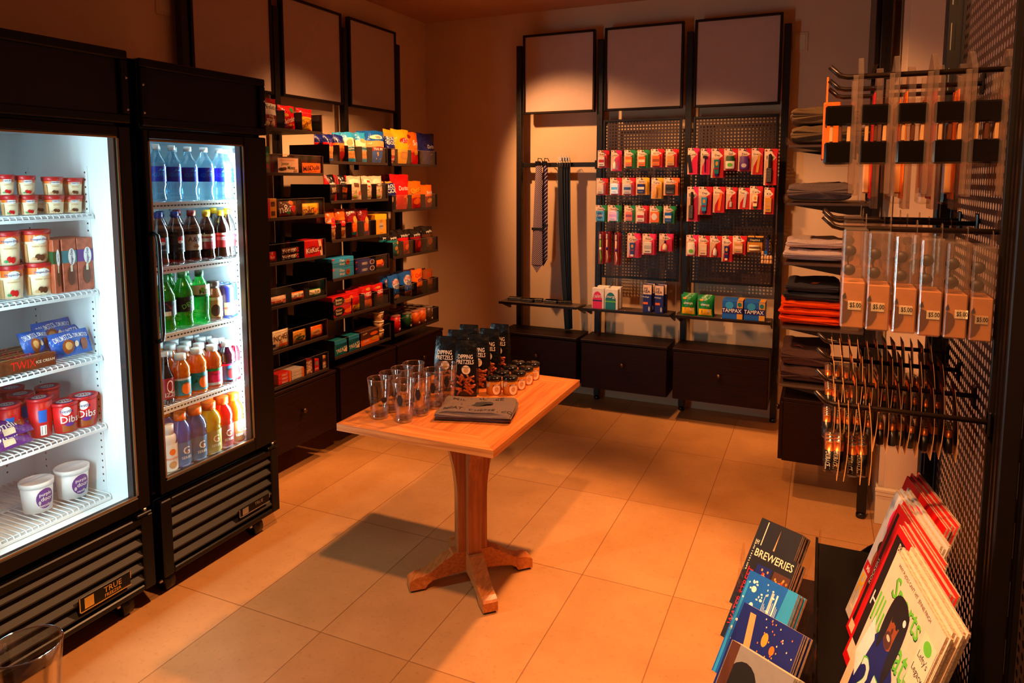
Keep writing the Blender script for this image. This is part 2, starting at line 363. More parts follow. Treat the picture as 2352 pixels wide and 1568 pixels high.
# ---------------------------------------------------------------- glass door freezer and cooler
INK = pmat('cabinet_black', (6, 4, 4), .32, var=.2, scale=8, spec=.25)
INKR = pmat('header_panel_black', (15, 7, 7), .3, var=.2, scale=6, spec=.3)
GASK = pmat('door_gasket', (24, 24, 26), .5)
ALUF = pmat('door_trim_bronze', (150, 128, 100), .35, .8)
LOUV = pmat('louver_brown_black', (20, 12, 8), .55, var=.2, scale=10)
RAIL = pmat('price_rail', (222, 212, 200), .4, var=.04)
BADGE = {'g': pmat('badge_gold', (236, 190, 96), .2, .9), 's': pmat('badge_silver', (200, 196, 196), .25, .9)}
def fridge(name, label, y0, y1, zs, xs, gy0, gy1, gz0, gz1, badge, zt):
    XF, XBK = -2.15, -2.76
    r = thing(name, label, 'refrigerator' if badge == 's' else 'freezer', 'tall black cabinets with glass doors', (-2.45, (y0 + y1) / 2, 0))
    yi0, yi1 = y0 + .045, y1 - .055 if badge == 'g' else y1 - .085
    m = MB()                                         # outer shell
    m.box(XBK, XBK + .03, y0, y1, .1, zt, INK).box(XBK, XF - .045, y0, y0 + .03, .1, zt, INK).box(XBK, XF - .045, y1 - .03, y1, .1, zt, INK)
    m.box(XBK, XF - .045, y0, y1, .1, gz0 - .055, INK).box(XBK, XF - .045, y0, y1, gz1 + .03, zt, INK)
    W(m, 'cabinet_shell', r)
    m = MB()                                         # white liner
    z0, z1 = gz0 - .03, gz1 + .03
    m.box(XBK + .03, XBK + .045, yi0, yi1, z0, z1, WHITE_EN).box(XBK + .03, XF - .05, y0 + .03, yi0, z0, z1, WHITE_EN).box(XBK + .03, XF - .05, yi1, y1 - .03, z0, z1, WHITE_EN)
    m.box(XBK + .03, XF - .05, y0 + .03, y1 - .03, z0 - .02, z0, WHITE_EN).box(XBK + .03, XF - .05, y0 + .03, y1 - .03, z1 - .012, z1, WHITE_EN)
    W(m, 'liner', r)
    m = MB(); m.box(XF - .045, XF - .012, y0 + .004, y1 - .004, gz1 + .045, zt, INKR, .006)
    for a, b_, c, d in ((y0 + .004, y1 - .004, zt - .03, zt), (y0 + .004, y1 - .004, gz1 + .045, gz1 + .075), (y0 + .004, y0 + .034, gz1 + .075, zt - .03), (y1 - .034, y1 - .004, gz1 + .075, zt - .03)):
        m.box(XF - .014, XF + .004, a, b_, c, d, INK, .004)
    hp = W(m, 'header_panel', r)
    for z in (gz1 + .09, zt - .09):
        for y in (y0 + .014, y1 - .014): W(MB().tube([(XF + .003, y, z), (XF + .0065, y, z)], .004, STEEL, 8), 'screw', r)
    m = MB()                                         # door frame round the pane
    e0, e1 = gz0 - .05, gz1 + .035
    dy0, dy1 = y0 + .006, y1 - .006
    for a, b_, c, d in ((dy0, gy0, e0, e1), (gy1, dy1, e0, e1), (gy0, gy1, e0, gz0), (gy0, gy1, gz1, e1)): m.box(XF - .04, XF, a, b_, c, d, INK, .004)
    dr = W(m, 'door', r)
    m = MB(); w = .006
    for a, b_, c, d in ((gy0, gy0 + w, gz0, gz1), (gy1 - w, gy1, gz0, gz1), (gy0, gy1, gz0, gz0 + w), (gy0, gy1, gz1 - w, gz1)): m.box(XF - .008, XF - .002, a, b_, c, d, ALUF)
    for a, b_ in ((gy0, gy0 + .012), (gy1 - .012, gy1)): m.box(XF - .038, XF - .012, a, b_, gz0, gz1, GASK)
    sub = lambda mm, n, par: (setattr(mm, 'v', [p - r.location for p in mm.v]), mm.obj(n, par))[1]
    sub(m, 'pane_trim', dr)
    sub(MB().box(XF - .012, XF - .008, gy0 + .004, gy1 - .004, gz0 + .004, gz1 - .004, GLS), 'pane', dr)
    hy = y0 + .022
    m = MB(); m.tube([(XF, hy, .98), (XF + .025, hy, .99), (XF + .03, hy, 1.02), (XF + .03, hy, 1.33), (XF + .025, hy, 1.36), (XF, hy, 1.37)], .008, BLK2, 8); sub(m, 'handle', dr)
    m = MB(); m.box(XF - .02, XF + .012, y1 - .07, y1 - .012, e0 - .02, e0 - .008, INK, .003).lathe([(.008, 0), (.008, .014)], STEEL, 10, (XF - .005, y1 - .03, e0 - .012)); sub(m, 'hinge', dr)
    m = MB()                                         # grille with louvers
    zb, zg = .1, gz0 - .075
    for a, b_, c, d in ((y0, y0 + .045, zb, zg), (y1 - .045, y1, zb, zg), (y0 + .045, y1 - .045, zg - .03, zg), (y0 + .045, y1 - .045, zb, zb + .022)): m.box(XF - .05, XF, a, b_, c, d, INK, .004)
    m.box(XF - .05, XF - .04, y0 + .03, y1 - .03, zb, zg, INK)
    gr = W(m, 'grille', r)
    n = 5; st = (zg - .03 - zb - .022) / n
    for k in range(n):
        z = zb + .022 + k * st; m = MB()
        m.prism([(-.036, z + st * .95), (-.03, z + st * 1.0), (-.004, z + st * .42), (-.004, z + st * .3), (-.012, z + st * .3)], (XF, y0 + .045, 0), (1, 0, 0), (0, 0, 1), (0, y1 - y0 - .09, 0), LOUV)
        sub(m, 'louver', gr)
    m = MB(); bm = BADGE[badge]                      # maker's plate on the grille
    if badge == 'g': a, b_ = onx(180, 1390, XF), onx(298, 1318, XF)
    else: a, b_ = onx(548, 1176, XF), onx(617, 1137, XF)
    ya, yb, zc = a.y, b_.y, (a.z + b_.z) / 2 - .008
    hgt = .05 if badge == 'g' else .036
    m.box(XF, XF + .003, ya, yb, zc - hgt / 2, zc + hgt / 2, INK, .001)
    m.box(XF + .003, XF + .006, ya, yb, zc - hgt / 2, zc - hgt / 2 + .003, bm).box(XF + .003, XF + .006, ya, ya + .003, zc - hgt / 2, zc + hgt / 2, bm).box(XF + .003, XF + .006, yb - .003, yb, zc, zc + hgt / 2, bm)
    S = lambda u, v, o=0: V((XF + .0035 + o, (ya + yb) / 2 + u * (yb - ya) / 2, zc - hgt / 2 + v * hgt))
    m.box(XF + .003, XF + .0045, ya + .018, ya + .05, zc - hgt * .36, zc + hgt * .36, bm)
    m.deco(S, yb - ya, hgt, [('t', 'TRUE', .28, .66, .38, bm, 0, .5)] + ([('t', 'FREEZER', .28, .27, .22, bm, 0, .62)] if badge == 'g' else []))
    sub(m, 'badge', gr)
    for y in (y0 + .07, y1 - .07):
        for x in (XF - .09, XBK + .1):
            m = MB(); m.tube([(x, y - .016, .04), (x, y + .016, .04)], .04, BLK2, 16)
            m.box(x - .028, x + .028, y - .022, y + .022, .062, .1, BLK2, .004).tube([(x, y - .026, .04), (x, y + .026, .04)], .009, STEEL, 8)
            W(m, 'caster', r)
    for z in zs:                                     # wire shelves
        m = MB(); n = 26
        for k in range(n + 1):
            y = yi0 + .006 + (yi1 - yi0 - .012) * k / n
            m.tube([(XBK + .05, y, z - .003), (xs - .008, y, z - .003), (xs - .002, y, z - .007), (xs, y, z - .016)], .0022, WHITE_EN, 5)
        for x, zz in ((XBK + .06, z - .007), (-2.5, z - .0075), (xs - .012, z - .0075)): m.tube([(x, yi0 + .002, zz), (x, yi1 - .002, zz)], .0028, WHITE_EN, 5)
        if badge == 's':
            m.box(xs, xs + .004, yi0 + .004, yi1 - .004, z - .022, z + .004, RAIL)
            for k in range(30):
                y = yi0 + .01 + (yi1 - yi0 - .03) * k / 29
                m.box(xs + .004, xs + .0046, y, y + .008, z - .012, z - .007, INK)
        else: m.box(xs - .004, xs + .002, yi0 + .004, yi1 - .004, z - .022, z - .012, WHITE_EN, .001)
        W(m, 'wire_shelf', r)
    for (x, y, ax) in ((xs - .035, yi1, 'r'), (XBK + .12, yi1, 'r'), (XBK + .047, yi0 + .2, 'b'), (XBK + .047, yi1 - .1, 'b')):
        m = MB()
        if ax == 'r': m.box(x - .012, x + .012, y - .003, y, gz0, gz1 - .1, WHITE_EN)
        else: m.box(x - .002, x, y - .012, y + .012, gz0, gz1 - .1, WHITE_EN)
        k = gz0 + .03
        while k < gz1 - .12:
            if ax == 'r': m.box(x - .003, x + .003, y - .0036, y - .003, k, k + .006, GASK)
            else: m.box(x, x + .0006, y - .003, y + .003, k, k + .006, GASK)
            k += .025
        W(m, 'shelf_standard', r)
    return r, yi0, yi1, zs
FZ_Z = [.442, .70, .947, 1.179, 1.443]
CL_Z = [.705, .98, 1.23, 1.47]
frz, FY0, FY1, _ = fridge('glass_door_freezer', 'tall black freezer with gold badge, ice cream tubs behind its glass door', 1.045, 1.655, FZ_Z, -2.285, 1.075, 1.605, .448, 1.70, 'g', 1.985)
col, CY0, CY1, _ = fridge('glass_door_cooler', 'tall black drinks cooler with silver badge, bottles behind its glass door', 1.69, 2.285, CL_Z, -2.22, 1.717, 2.155, .465, 1.695, 's', 1.97)
# lamp tubes inside the two cold cabinets
def tube_lamp(root, x, y, z0, z1, st):
    W(MB().tube([(x, y, z0), (x, y, z1)], .011, emit('lamp_tube', (214, 246, 255), st), 10), 'lamp_tube', root)
    W(MB().box(x - .018, x + .018, y - .018, y + .018, z0 - .03, z0, WHITE_EN, .003).box(x - .018, x + .018, y - .018, y + .018, z1, z1 + .025, WHITE_EN, .003), 'lamp_socket', root)
def area(name, loc, rot, sx, sy, e, c):
    l = bpy.data.lights.new(name, 'AREA'); l.shape = 'RECTANGLE'; l.size = sx; l.size_y = sy; l.energy = e; l.color = c
    o = bpy.data.objects.new(name, l); COL.objects.link(o); o.location = loc; o.rotation_euler = rot
    o.visible_camera = True
    return o
# ---------------------------------------------------------------- wall racks
UPR = pmat('upright_black_bronze', (22, 13, 9), .42, .3, var=.15, scale=30)
FRM = pmat('frame_dark_metal', (32, 20, 15), .34, .5, var=.1, scale=30)
PANEL = pmat('pale_header_board', (186, 160, 146), .6, var=.03, scale=20)
DWOOD = wood('espresso_wood_x', (22, 6, 4), (36, 11, 7), 0, .5, spec=.16)
DWOODY = wood('espresso_wood_y', (22, 6, 4), (36, 11, 7), 1, .5, spec=.16)
def upright(x, y, zt, label):
    r = thing('shelving_upright', label, 'upright', 'black slotted shelving uprights', (x, y, 0))
    m = MB(); m.box(x - .02, x + .02, y - .02, y + .02, .03, zt, UPR, .002)
    mp = m
    W(MB().lathe([(.02, 0), (.022, .006), (.022, .018), (.012, .03)], BLK2, 14, (x, y, 0)), 'foot', r)
    for i in range(int((zt - .3) / .05)):
        z = .2 + .05 * i
        if x < -2.7: m.box(x + .02, x + .0204, y - .003, y + .003, z, z + .02, BLK2)
        else: m.box(x - .003, x + .003, y - .0204, y - .02, z, z + .02, BLK2)
    W(mp, 'post', r)
    return r
LPY = [2.43, 3.03, 3.63, 4.228]; BPX = [-2.02, -1.42, -.825, -.242]
for i, y in enumerate(LPY): upright(-2.78, y, 2.49, 'black upright on the cooler side wall, %s from the cooler' % ORD[i])
for i, x in enumerate(BPX): upright(x, 4.66, 2.495, 'black upright on the back wall, %s from the room corner' % ORD[i])
def header(a0, a1, z0, z1, wall, label):
    m = MB(); w = .016
    c = ((-2.768, (a0 + a1) / 2, z0) if wall == 'l' else ((a0 + a1) / 2, 4.63, z0))
    r = thing('framed_header_board', label, 'board', 'framed header boards above the racks', c)
    for p0, p1, q0, q1 in ((a0, a0 + w, z0, z1), (a1 - w, a1, z0, z1), (a0 + w, a1 - w, z0, z0 + w), (a0 + w, a1 - w, z1 - w, z1)):
        if wall == 'l': m.box(-2.785, -2.752, p0, p1, q0, q1, FRM, .003)
        else: m.box(p0, p1, 4.614, 4.645, q0, q1, FRM, .003)
    W(m, 'frame', r)
    m = MB()
    if wall == 'l': m.box(-2.775, -2.762, a0 + w, a1 - w, z0 + w, z1 - w, PANEL)
    else: m.box(a0 + w, a1 - w, 4.625, 4.638, z0 + w, z1 - w, PANEL)
    W(m, 'board', r)
for a, b_, n in ((2.46, 2.995, 'nearest the cooler'), (3.067, 3.594, 'in the middle of its row'), (3.667, 4.193, 'nearest the room corner')): header(a, b_, 2.013, 2.567, 'l', 'blank dark-framed pale header board on the snack wall, ' + n)
for a, b_, n in ((-1.98, -1.45, 'above the neckties'), (-1.384, -.86, 'above the medicine cards'), (-.792, -.27, 'above the toiletry cards')): header(a, b_, 2.012, 2.56, 'b', 'blank dark-framed pale header board on the back wall, ' + n)
KNOB = BRONZE
def drawer_cabinet(x0, x1, y0, y1, z0, z1, face, label, grp='dark wood drawer cabinets under the racks'):
    r = thing('drawer_cabinet', label, 'cabinet', grp, ((x0 + x1) / 2, (y0 + y1) / 2, z0))
    wd = DWOODY if face in 'xX' else DWOOD
    W(MB().box(x0, x1 - (.018 if face == 'x' else 0), y0 + (.018 if face == 'y' else 0), y1, z0, z1 - .018, wd, .002), 'body', r)
    W(MB().box(x0 - (.0 if face == 'x' else .003), x1 + (.003 if face == 'x' else 0), y0 - (.003 if face == 'y' else 0), y1, z1 - .018, z1, wd, .003), 'top_board', r)
    g = .004
    if face == 'x': d = W(MB().box(x1 - .018, x1, y0 + g, y1 - g, z0 + g, z1 - .018 - g, wd, .002), 'drawer_front', r); c = (x1, (y0 + y1) / 2, (z0 + z1) / 2 + .02)
    elif face == 'X': d = W(MB().box(x0 - .018, x0, y0 + g, y1 - g, z0 + g, z1 - .018 - g, wd, .002), 'drawer_front', r); c = (x0 - .018, (y0 + y1) / 2, (z0 + z1) / 2 + .02)
    else: d = W(MB().box(x0 + g, x1 - g, y0, y0 + .018, z0 + g, z1 - .018 - g, wd, .002), 'drawer_front', r); c = ((x0 + x1) / 2, y0, (z0 + z1) / 2 + .02)
    m = MB(); pr = [(.006, 0), (.005, .01), (.013, .016), (.015, .022), (.011, .028), (0, .03)]
    m.T = Matrix.Translation(V(c) - r.location) @ (Matrix.Rotation(PI / 2, 4, 'Y') if face == 'x' else Matrix.Rotation(-PI / 2, 4, 'Y') if face == 'X' else Matrix.Rotation(PI / 2, 4, 'X'))
    m.lathe(pr, KNOB, 14); m.obj('knob', d)
    return r
for a, b_, n in ((2.5, 3.07, 'next to the cooler'), (3.105, 3.67, 'in the middle of the snack wall'), (3.687, 4.27, 'nearest the room corner')): drawer_cabinet(-2.755, -2.45, a, b_, .17, .5, 'x', 'dark wood drawer cabinet under the snack bins, ' + n)
for a, b_, n in ((-2.055, -1.48, 'under the neckties'), (-1.452, -.872, 'under the medicine cards'), (-.838, -.262, 'under the toiletry cards')): drawer_cabinet(a, b_, 4.38, 4.635, .157, .49, 'y', 'dark wood drawer cabinet by the back wall, ' + n)
# snack bins on the cooler-side wall
XFB = -2.46
BAYS = [(2.47, 3.02), (3.075, 3.625), (3.67, 4.225)]
BAYN = ['bay beside the cooler', 'middle snack bay', 'snack bay by the corner']
ROWS = [[(740, 307.3), (744, 401.4), (746, 496), (749, 589), (750, 680), (752, 773), (758, 846)],
        [(830, 376), (830, 462), (830, 547), (830, 631.5), (830, 717), (830, 802)],
        [(950, 380), (950, 482), (950, 585), (950, 684.5), (950, 756)]]
BZ = [[onx(px, py, XFB).z for px, py in r] for r in ROWS]
RAILM = pmat('bin_rail_brown', (50, 35, 28), .45, .1, var=.1, scale=40)
HB = .1
def snack_bin(bay, row, divs, hb=HB):
    y0, y1 = BAYS[bay]; z = BZ[bay][row]
    r = thing('snack_bin', 'black bin with clear front on the %s, %s down' % (BAYN[bay], ORD[row]), 'bin', 'black snack bins', (-2.6, (y0 + y1) / 2, z))
    W(MB().box(-2.735, XFB, y0, y1, z, z + .006, BLK), 'tray', r)
    m = MB(); m.box(XFB - .002, XFB + .004, y0, y1, z - .006, z + .01, RAILM, .001).box(XFB - .002, XFB + .003, y1 - .006, y1, z, z + hb, RAILM); W(m, 'rail', r)
    for y in (y0, y1 - .005): W(MB().box(-2.735, XFB - .002, y, y + .005, z + .006, z + hb, BLK), 'end_panel', r)
    W(MB().box(XFB - .004, XFB - .002, y0 + .005, y1 - .006, z + .008, z + hb - .0015, ACR).box(XFB - .004, XFB - .002, y0 + .005, y1 - .006, z + hb - .0015, z + hb, ACE), 'front_panel', r)
    for y in divs: W(MB().box(XFB - .1, XFB - .006, y - .002, y + .002, z + .006, z + hb, BLK), 'divider', r)
    for y in (y0 + .02, y1 - .04): W(MB().box(-2.758, -2.735, y, y + .02, z - .03, z + .05, BLK), 'bracket', r)
# ---------------------------------------------------------------- snacks on the cooler-side wall
# (shape, bay, row, left px, right px, top px, film colour, bands, print, words)
def BD(*a): return [(a[i], a[i + 1], a[i + 2]) for i in range(0, len(a), 3)]
SN = [
 ('bag', 0, 0, 608, 649, 224, 'dred', BD(.0, .42, 'dred', .42, .84, 'white'), [T("Welch's", .05, .70, .16, 'ink'), T('fruit', 0, .40, .1), T('snacks', 0, .29, .11), E(-.35, .14, .3, .09, 'cream'), E(.3, .15, .28, .1, 'peach')], 'tall red and white fruit snack bag'),
 ('bag', 0, 0, 652, 690, 242, 'red', [], [T('Skittles', 0, .40, .2, 'white', .28), E(.45, .8, .3, .12, 'green'), E(-.4, .6, .2, .07, 'gold'), E(.1, .2, .16, .05, 'yellow'), E(.5, .22, .14, .05, 'orange'), E(-.5, .18, .14, .05, 'purple')], 'red crinkled candy bag with white slanted writing'),
 ('bag', 0, 0, 692, 728, 249, 'orange', BD(.62, 1.1, 'red', 0, .62, 'yellow'), [T('Starburst', 0, .36, .2, 'dred', .5), PG([(-.9, .62), (.9, .48), (.9, .62)], 'red'), E(.5, .06, .3, .05, 'red')], 'orange and red candy bag beside the end panel'),
 ('box', 0, 1, 606, 622, 336, 'dgreen', [], [E(0, .6, .6, .2, 'green'), E(0, .25, .5, .1, 'dred')], 'dark green carton half behind the cooler'),
 ('box', 0, 1, 636, 686, 362.6, 'peach', [], [T('Junior', -.25, .6, .27, 'dgreen'), T('Mints', .3, .36, .23, 'dgreen'), E(-.6, .26, .3, .1, 'ink'), E(-.35, .3, .22, .09, 'brown'), T('CREAMY MINTS IN PURE CHOCOLATE', -.1, .87, .06, 'red'), PG([(.5, .1), (.85, .14), (.8, .28), (.56, .24)], 'tan')], 'cream mint carton with dark green lettering'),
 ('box', 0, 1, 692, 737, 374.5, 'orange', [], [T('Milk', -.42, .47, .48, 'ink', .1), T('Duds', .35, .58, .46, 'ink', .1), T('CHOCOLATE CARAMELS', .1, .18, .08, 'brown', .1)], 'orange candy carton with dark slanted lettering'),
 ('box', 0, 2, 612, 636, 456, 'gold', [], [Q(-1, -.35, 0, 1, 'red'), Q(-.15, .6, .6, .84, 'brown'), Q(-.15, .6, .12, .36, 'brown')], 'orange and red candy carton standing on end'),
 ('bar', 0, 2, 638, 688, 462, 'brown', [], [T('m&m', -.1, .55, .5, 'white', .12), E(.6, .5, .24, .22, 'red'), E(.42, .88, .22, .14, 'orange'), E(-.2, .16, .5, .07, 'dred'), E(.1, .26, .14, .1, 'green')], 'brown candy bag with white letters'),
 ('bar', 0, 2, 692, 739, 467, 'yellow', [], [T('m&m', -.1, .5, .5, 'brown', .12), E(.55, .4, .24, .2, 'orange'), E(0, .14, .5, .08, 'brown')], 'yellow candy bag with brown letters'),
 ('bar', 0, 3, 612, 642, 579, 'dred', [], [E(0, .5, .5, .25, 'red'), T('bar', .1, .5, .25)], 'red film candy bar beside the cooler'),
 ('bar', 0, 3, 645, 693, 589, 'brown', [], [T('SNICKERS', 0, .5, .55, 'white', .06), Q(.75, 1, .15, .85, 'red')], 'brown candy bar at the bottom of its pile'),
 ('box', 0, 3, 697, 742, 552, 'red', [], [T('KitKat', -.1, .42, .32, 'white', .06), E(-.1, .42, .62, .25, 'dred'), T('KitKat', -.1, .42, .3, 'white', .06), PG([(.45, 1), (.75, 1), (.98, .03), (.72, .03)], 'peach'), Q(.6, .8, .36, .6, 'brown')], 'red wafer carton with white script'),
 ('bar', 0, 4, 614, 664, 682, 'peach', [], [Q(-.9, .9, .4, .52, 'red'), Q(-.4, .9, .25, .36, 'orange'), T('24', -.7, .22, .2, 'ink')], 'cream and red cereal bar'),
 ('bar', 0, 4, 667, 704, 671, 'orange', [], [Q(-.94, .9, .42, .9, 'cream'), T('Nutri Grain', .05, .6, .34, 'navy', .06), Q(-.6, .9, .1, .3, 'dred')], 'orange cereal bar with blue lettering'),
 ('bar', 0, 4, 708, 746, 664, 'green', [], [Q(-.94, .7, .35, .92, 'cream'), T('Nutri Grain', -.1, .64, .34, 'dgreen', .06), E(.2, .2, .5, .12, 'lime')], 'green cereal bar with dark green lettering'),
 ('bar', 0, 5, 620, 669, 760, 'cream', [], [T('MUNCHIES', -.1, .6, .3, 'brown', .06), T('90', .1, .36, .16, 'orange'), Q(0, .9, .1, .26, 'orange'), Q(-.9, -.4, .15, .32, 'navy')], 'cream cracker pack with brown lettering'),
 ('bar', 0, 5, 670, 709, 760, 'gold', [], [T('nature', -.1, .66, .2, 'dgreen', .1), E(.2, .38, .6, .16, 'dgreen'), T('oats', .2, .38, .16, 'gold')], 'gold and green granola bar'),
 ('bar', 0, 5, 711, 749, 749, 'orange', [], [E(0, .5, .65, .26, 'tan'), T('crunchy', 0, .5, .24, 'brown', .06), Q(.72, .96, .1, .6, 'red')], 'orange granola bar by the end panel'),
 ('box', 0, 6, 701, 718, 826, 'dred', [], [Q(-.72, .72, .06, .93, 'peach'), T('ALTOIDS', 0, .5, .7, 'brown', PI / 2)], 'red mint tin with upright cream label'),
 ('box', 0, 6, 720, 733, 825, 'red', [], [Q(-.4, .6, .5, .85, 'grey'), T('mint', 0, .25, .16)], 'narrow red mint box'),
 ('box', 0, 6, 739, 754, 816, 'gold', [], [Q(-.8, .8, .55, .8, 'brown'), Q(-.8, .8, .1, .4, 'cream'), T('gum', 0, .25, .2, 'brown')], 'gold gum pack at the end panel'),
 ('bag', 1, 1, 744, 776, 307, 'navy', BD(0, .1, 'blue', .1, .58, 'nut', .58, .7, 'red'), [PG([(-.7, .86), (.85, .86), (.6, .72), (-.5, .72)], 'yellow'), T('PLANTERS', .05, .78, .09, 'navy'), E(.1, .62, .6, .07, 'red')], 'navy peanut bag with yellow banner'),
 ('bag', 1, 1, 778, 804, 309, 'navy', BD(0, .5, 'pretzel', .5, .66, 'orange'), [PG([(-.9, .8), (.9, .8), (.7, .66), (-.8, .66)], 'yellow'), T('PLANTERS', 0, .73, .09, 'navy'), E(0, .25, .6, .14, 'dred')], 'navy smoked almond bag with orange nuts'),
 ('bag', 1, 1, 798, 828, 303, 'sky', BD(.12, .4, 'nut', .4, .5, 'teal', .5, .82, 'cream'), [T('cashews', 0, .45, .08), E(-.1, .66, .5, .1, 'tan')], 'sky blue cashew bag with white glare'),  # the white glare is painted in as the cream band
 ('bag', 1, 1, 830, 854, 304, 'sky', BD(.12, .36, 'nut', .36, .47, 'teal', .47, .78, 'cream'), [T('mixed nuts', 0, .41, .08), E(0, .72, .5, .07, 'tan')], 'narrow sky blue nut bag'),
 ('bag', 1, 1, 853, 896, 300, 'blue', BD(.36, .5, 'dred', .5, .7, 'nut'), [PG([(-.2, .34), (.8, .34), (.3, .12), (-.2, .12)], 'nut'), T('TRAIL MIX', 0, .43, .08), E(0, .8, .7, .07, 'cream'), T('nuts', .1, .8, .08, 'navy')], 'wide blue trail mix bag with dark red stripe'),
 ('bag', 1, 2, 756, 784, 401, 'ink', BD(.62, .7, 'white'), [Q(-1, -.5, .0, 1, 'red'), Q(.6, 1, .0, 1, 'red'), T('V', 0, .86, .1), T('JACK LINKS', 0, .67, .09, 'ink', 0, 1), T('BEEF', .1, .45, .1, 'peach'), T('JERKY', .1, .34, .1, 'peach'), Q(-.4, .5, .06, .24, 'brown')], 'red and black jerky bag beside the bin end'),
 ('bag', 1, 2, 785, 808, 402, 'ink', BD(.3, .52, 'orange'), [Q(.6, 1, .0, 1, 'red'), Q(-1, -.8, 0, 1, 'red'), T('V', -.1, .86, .1), T('JACK LINKS', 0, .69, .08), T('BEEF', 0, .45, .09, 'ink'), T('JERKY', 0, .35, .09, 'ink'), Q(-.5, .5, .06, .22, 'brown')], 'red and black jerky bag with an orange panel'),
 ('bag', 1, 2, 806, 841, 404, 'peach', BD(0, .42, 'peach'), [E(-.2, .1, .5, .06, 'gold'), PG([(-.5, .36), (-.1, .4), (.1, .12), (-.3, .12)], 'lime'), E(.6, .3, .3, .1, 'orange'), Q(-.3, .35, .54, .7, 'brown'), E(0, .96, .04, .014, 'ink')], 'cream snack pouch with green print'),
 ('bag', 1, 2, 842, 864, 404, 'peach', [], [Q(-.3, .2, .52, .8, 'red'), E(-.1, .64, .4, .07, 'cream'), PG([(-.8, .38), (-.2, .42), (.1, .1), (-.6, .1)], 'lime'), E(.5, .12, .4, .05, 'gold')], 'cream snack pouch with red emblem'),
 ('bag', 1, 2, 863, 889, 404, 'peach', [], [Q(-.45, .45, .54, .66, 'brown'), E(0, .6, .3, .03, 'cream'), PG([(-.6, .36), (-.1, .42), (.3, .12), (-.4, .12)], 'lime'), E(0, .09, .6, .05, 'gold'), E(.6, .34, .25, .08, 'orange')], 'cream snack pouch at the bin end'),
 ('bag', 1, 3, 748, 781, 486, 'orange', BD(.36, .56, 'red', 0, .36, 'tan'), [T("Gardetto's", 0, .72, .16, 'white', .2, 1.1), E(.2, .68, .6, .1, 'red'), T('Snack Mix', .1, .46, .09), E(-.3, .18, .4, .08, 'pretzel'), E(.4, .2, .35, .08, 'tan')], 'orange snack mix bag with white script'),
 ('bag', 1, 3, 782, 805, 480, 'orange', BD(.0, .4, 'tan', .4, .6, 'brown'), [E(0, .52, .6, .1, 'red'), T('rye', .05, .54, .1), E(0, .2, .5, .09, 'pretzel')], 'orange and brown rye chip bag'),
 ('bag', 1, 3, 806, 833, 480, 'dred', [], [E(.1, .36, .5, .2, 'orange'), E(.2, .6, .4, .14, 'gold'), T('FLAMIN', -.2, .88, .09), E(.1, .12, .5, .06, 'teal')], 'dark red cheese puff bag with teal spot'),
 ('bag', 1, 3, 834, 859, 479, 'dred', [], [E(.1, .34, .5, .2, 'orange'), E(.2, .56, .4, .13, 'gold'), E(.1, .11, .5, .06, 'purple')], 'dark red cheese puff bag with purple spot'),
 ('box', 1, 3, 862, 889, 492, 'yellow', [], [E(0, .42, .38, .18, 'lgrey'), E(0, .68, .25, .1, 'gold'), T('crackers', 0, .08, .05, 'brown'), T('animal', 0, .42, .08, 'brown')], 'yellow cracker carton'),
 ('box', 1, 4, 762, 813, 614, 'sky', [], [T('Chips', -.1, .68, .32, 'white'), T('Ahoy!', -.1, .32, .32, 'white'), E(.42, .48, .2, .3, 'pretzel'), PG([(-.98, .98), (-.75, .98), (-.95, .7)], 'red'), E(.44, .5, .06, .08, 'brown')], 'blue cookie carton at the bottom of its pile'),
 ('box', 1, 4, 815, 861, 612, 'navy', [], [T('OREO', -.05, .5, .4), E(.72, .55, .24, .4, 'white'), E(.72, .55, .19, .33, 'brown'), PG([(-.98, .98), (-.75, .98), (-.95, .7)], 'red')], 'navy cookie carton at the bottom of its pile'),
 ('bag', 1, 4, 863, 892, 598, 'orange', BD(0, .5, 'orange'), [Q(-.5, 0, .15, .6, 'dred'), Q(.1, .7, .12, .72, 'red'), T('mini', .4, .45, .14), Q(.75, .95, .3, .7, 'cream')], 'small red and orange cookie bag'),
 ('box', 1, 5, 763, 811, 702, 'red', [], [E(-.4, .5, .55, .46, 'ink'), T('Nutter', -.4, .66, .26, 'cream'), T('Butter', -.4, .34, .26, 'cream'), E(.5, .4, .4, .22, 'orange'), E(.8, .6, .18, .25, 'orange')], 'red peanut cookie carton at the bottom of its pile'),
 ('bag', 1, 5, 807, 838, 666, 'red', BD(0, .3, 'yellow'), [PG([(-.7, .1), (.9, .1), (.95, .75), (-.2, .4)], 'yellow'), T('Starburst', .1, .36, .18, 'dred', .6)], 'scarlet fruit candy bag with yellow print'),
 ('bag', 1, 5, 836, 865, 657, 'red', BD(0, .35, 'orange', .35, .5, 'dred', .5, .8, 'red'), [T('CHEEZ-IT', .05, .62, .16), E(.2, .84, .4, .06, 'gold')], 'red cheese cracker bag with orange base'),
 ('bag', 1, 5, 865, 892, 652, 'red', BD(0, .35, 'brown', .35, .5, 'dred'), [T('CHEEZ-IT', .05, .62, .16), E(-.1, .84, .4, .05, 'gold')], 'red cheese cracker bag at the bin end'),
 ('box', 1, 6, 768, 797, 782, 'teal', [], [T('Rice Krispies', .1, .62, .2, 'navy', .1), T('TREATS', .1, .34, .26, 'white', .1), Q(-1, .9, .78, 1, 'sky'), PG([(.3, .2), (.95, .5), (.95, .1)], 'cream')], 'teal marshmallow bar carton'),
 ('box', 1, 6, 799, 826, 770, 'teal', [], [T('Rice Krispies', .1, .6, .2, 'navy', .1), T('TREATS', .1, .32, .26, 'white', .1), Q(-1, .9, .76, 1, 'sky'), PG([(.2, .12), (.95, .4), (.95, .06)], 'cream')], 'teal marshmallow bar carton second along'),
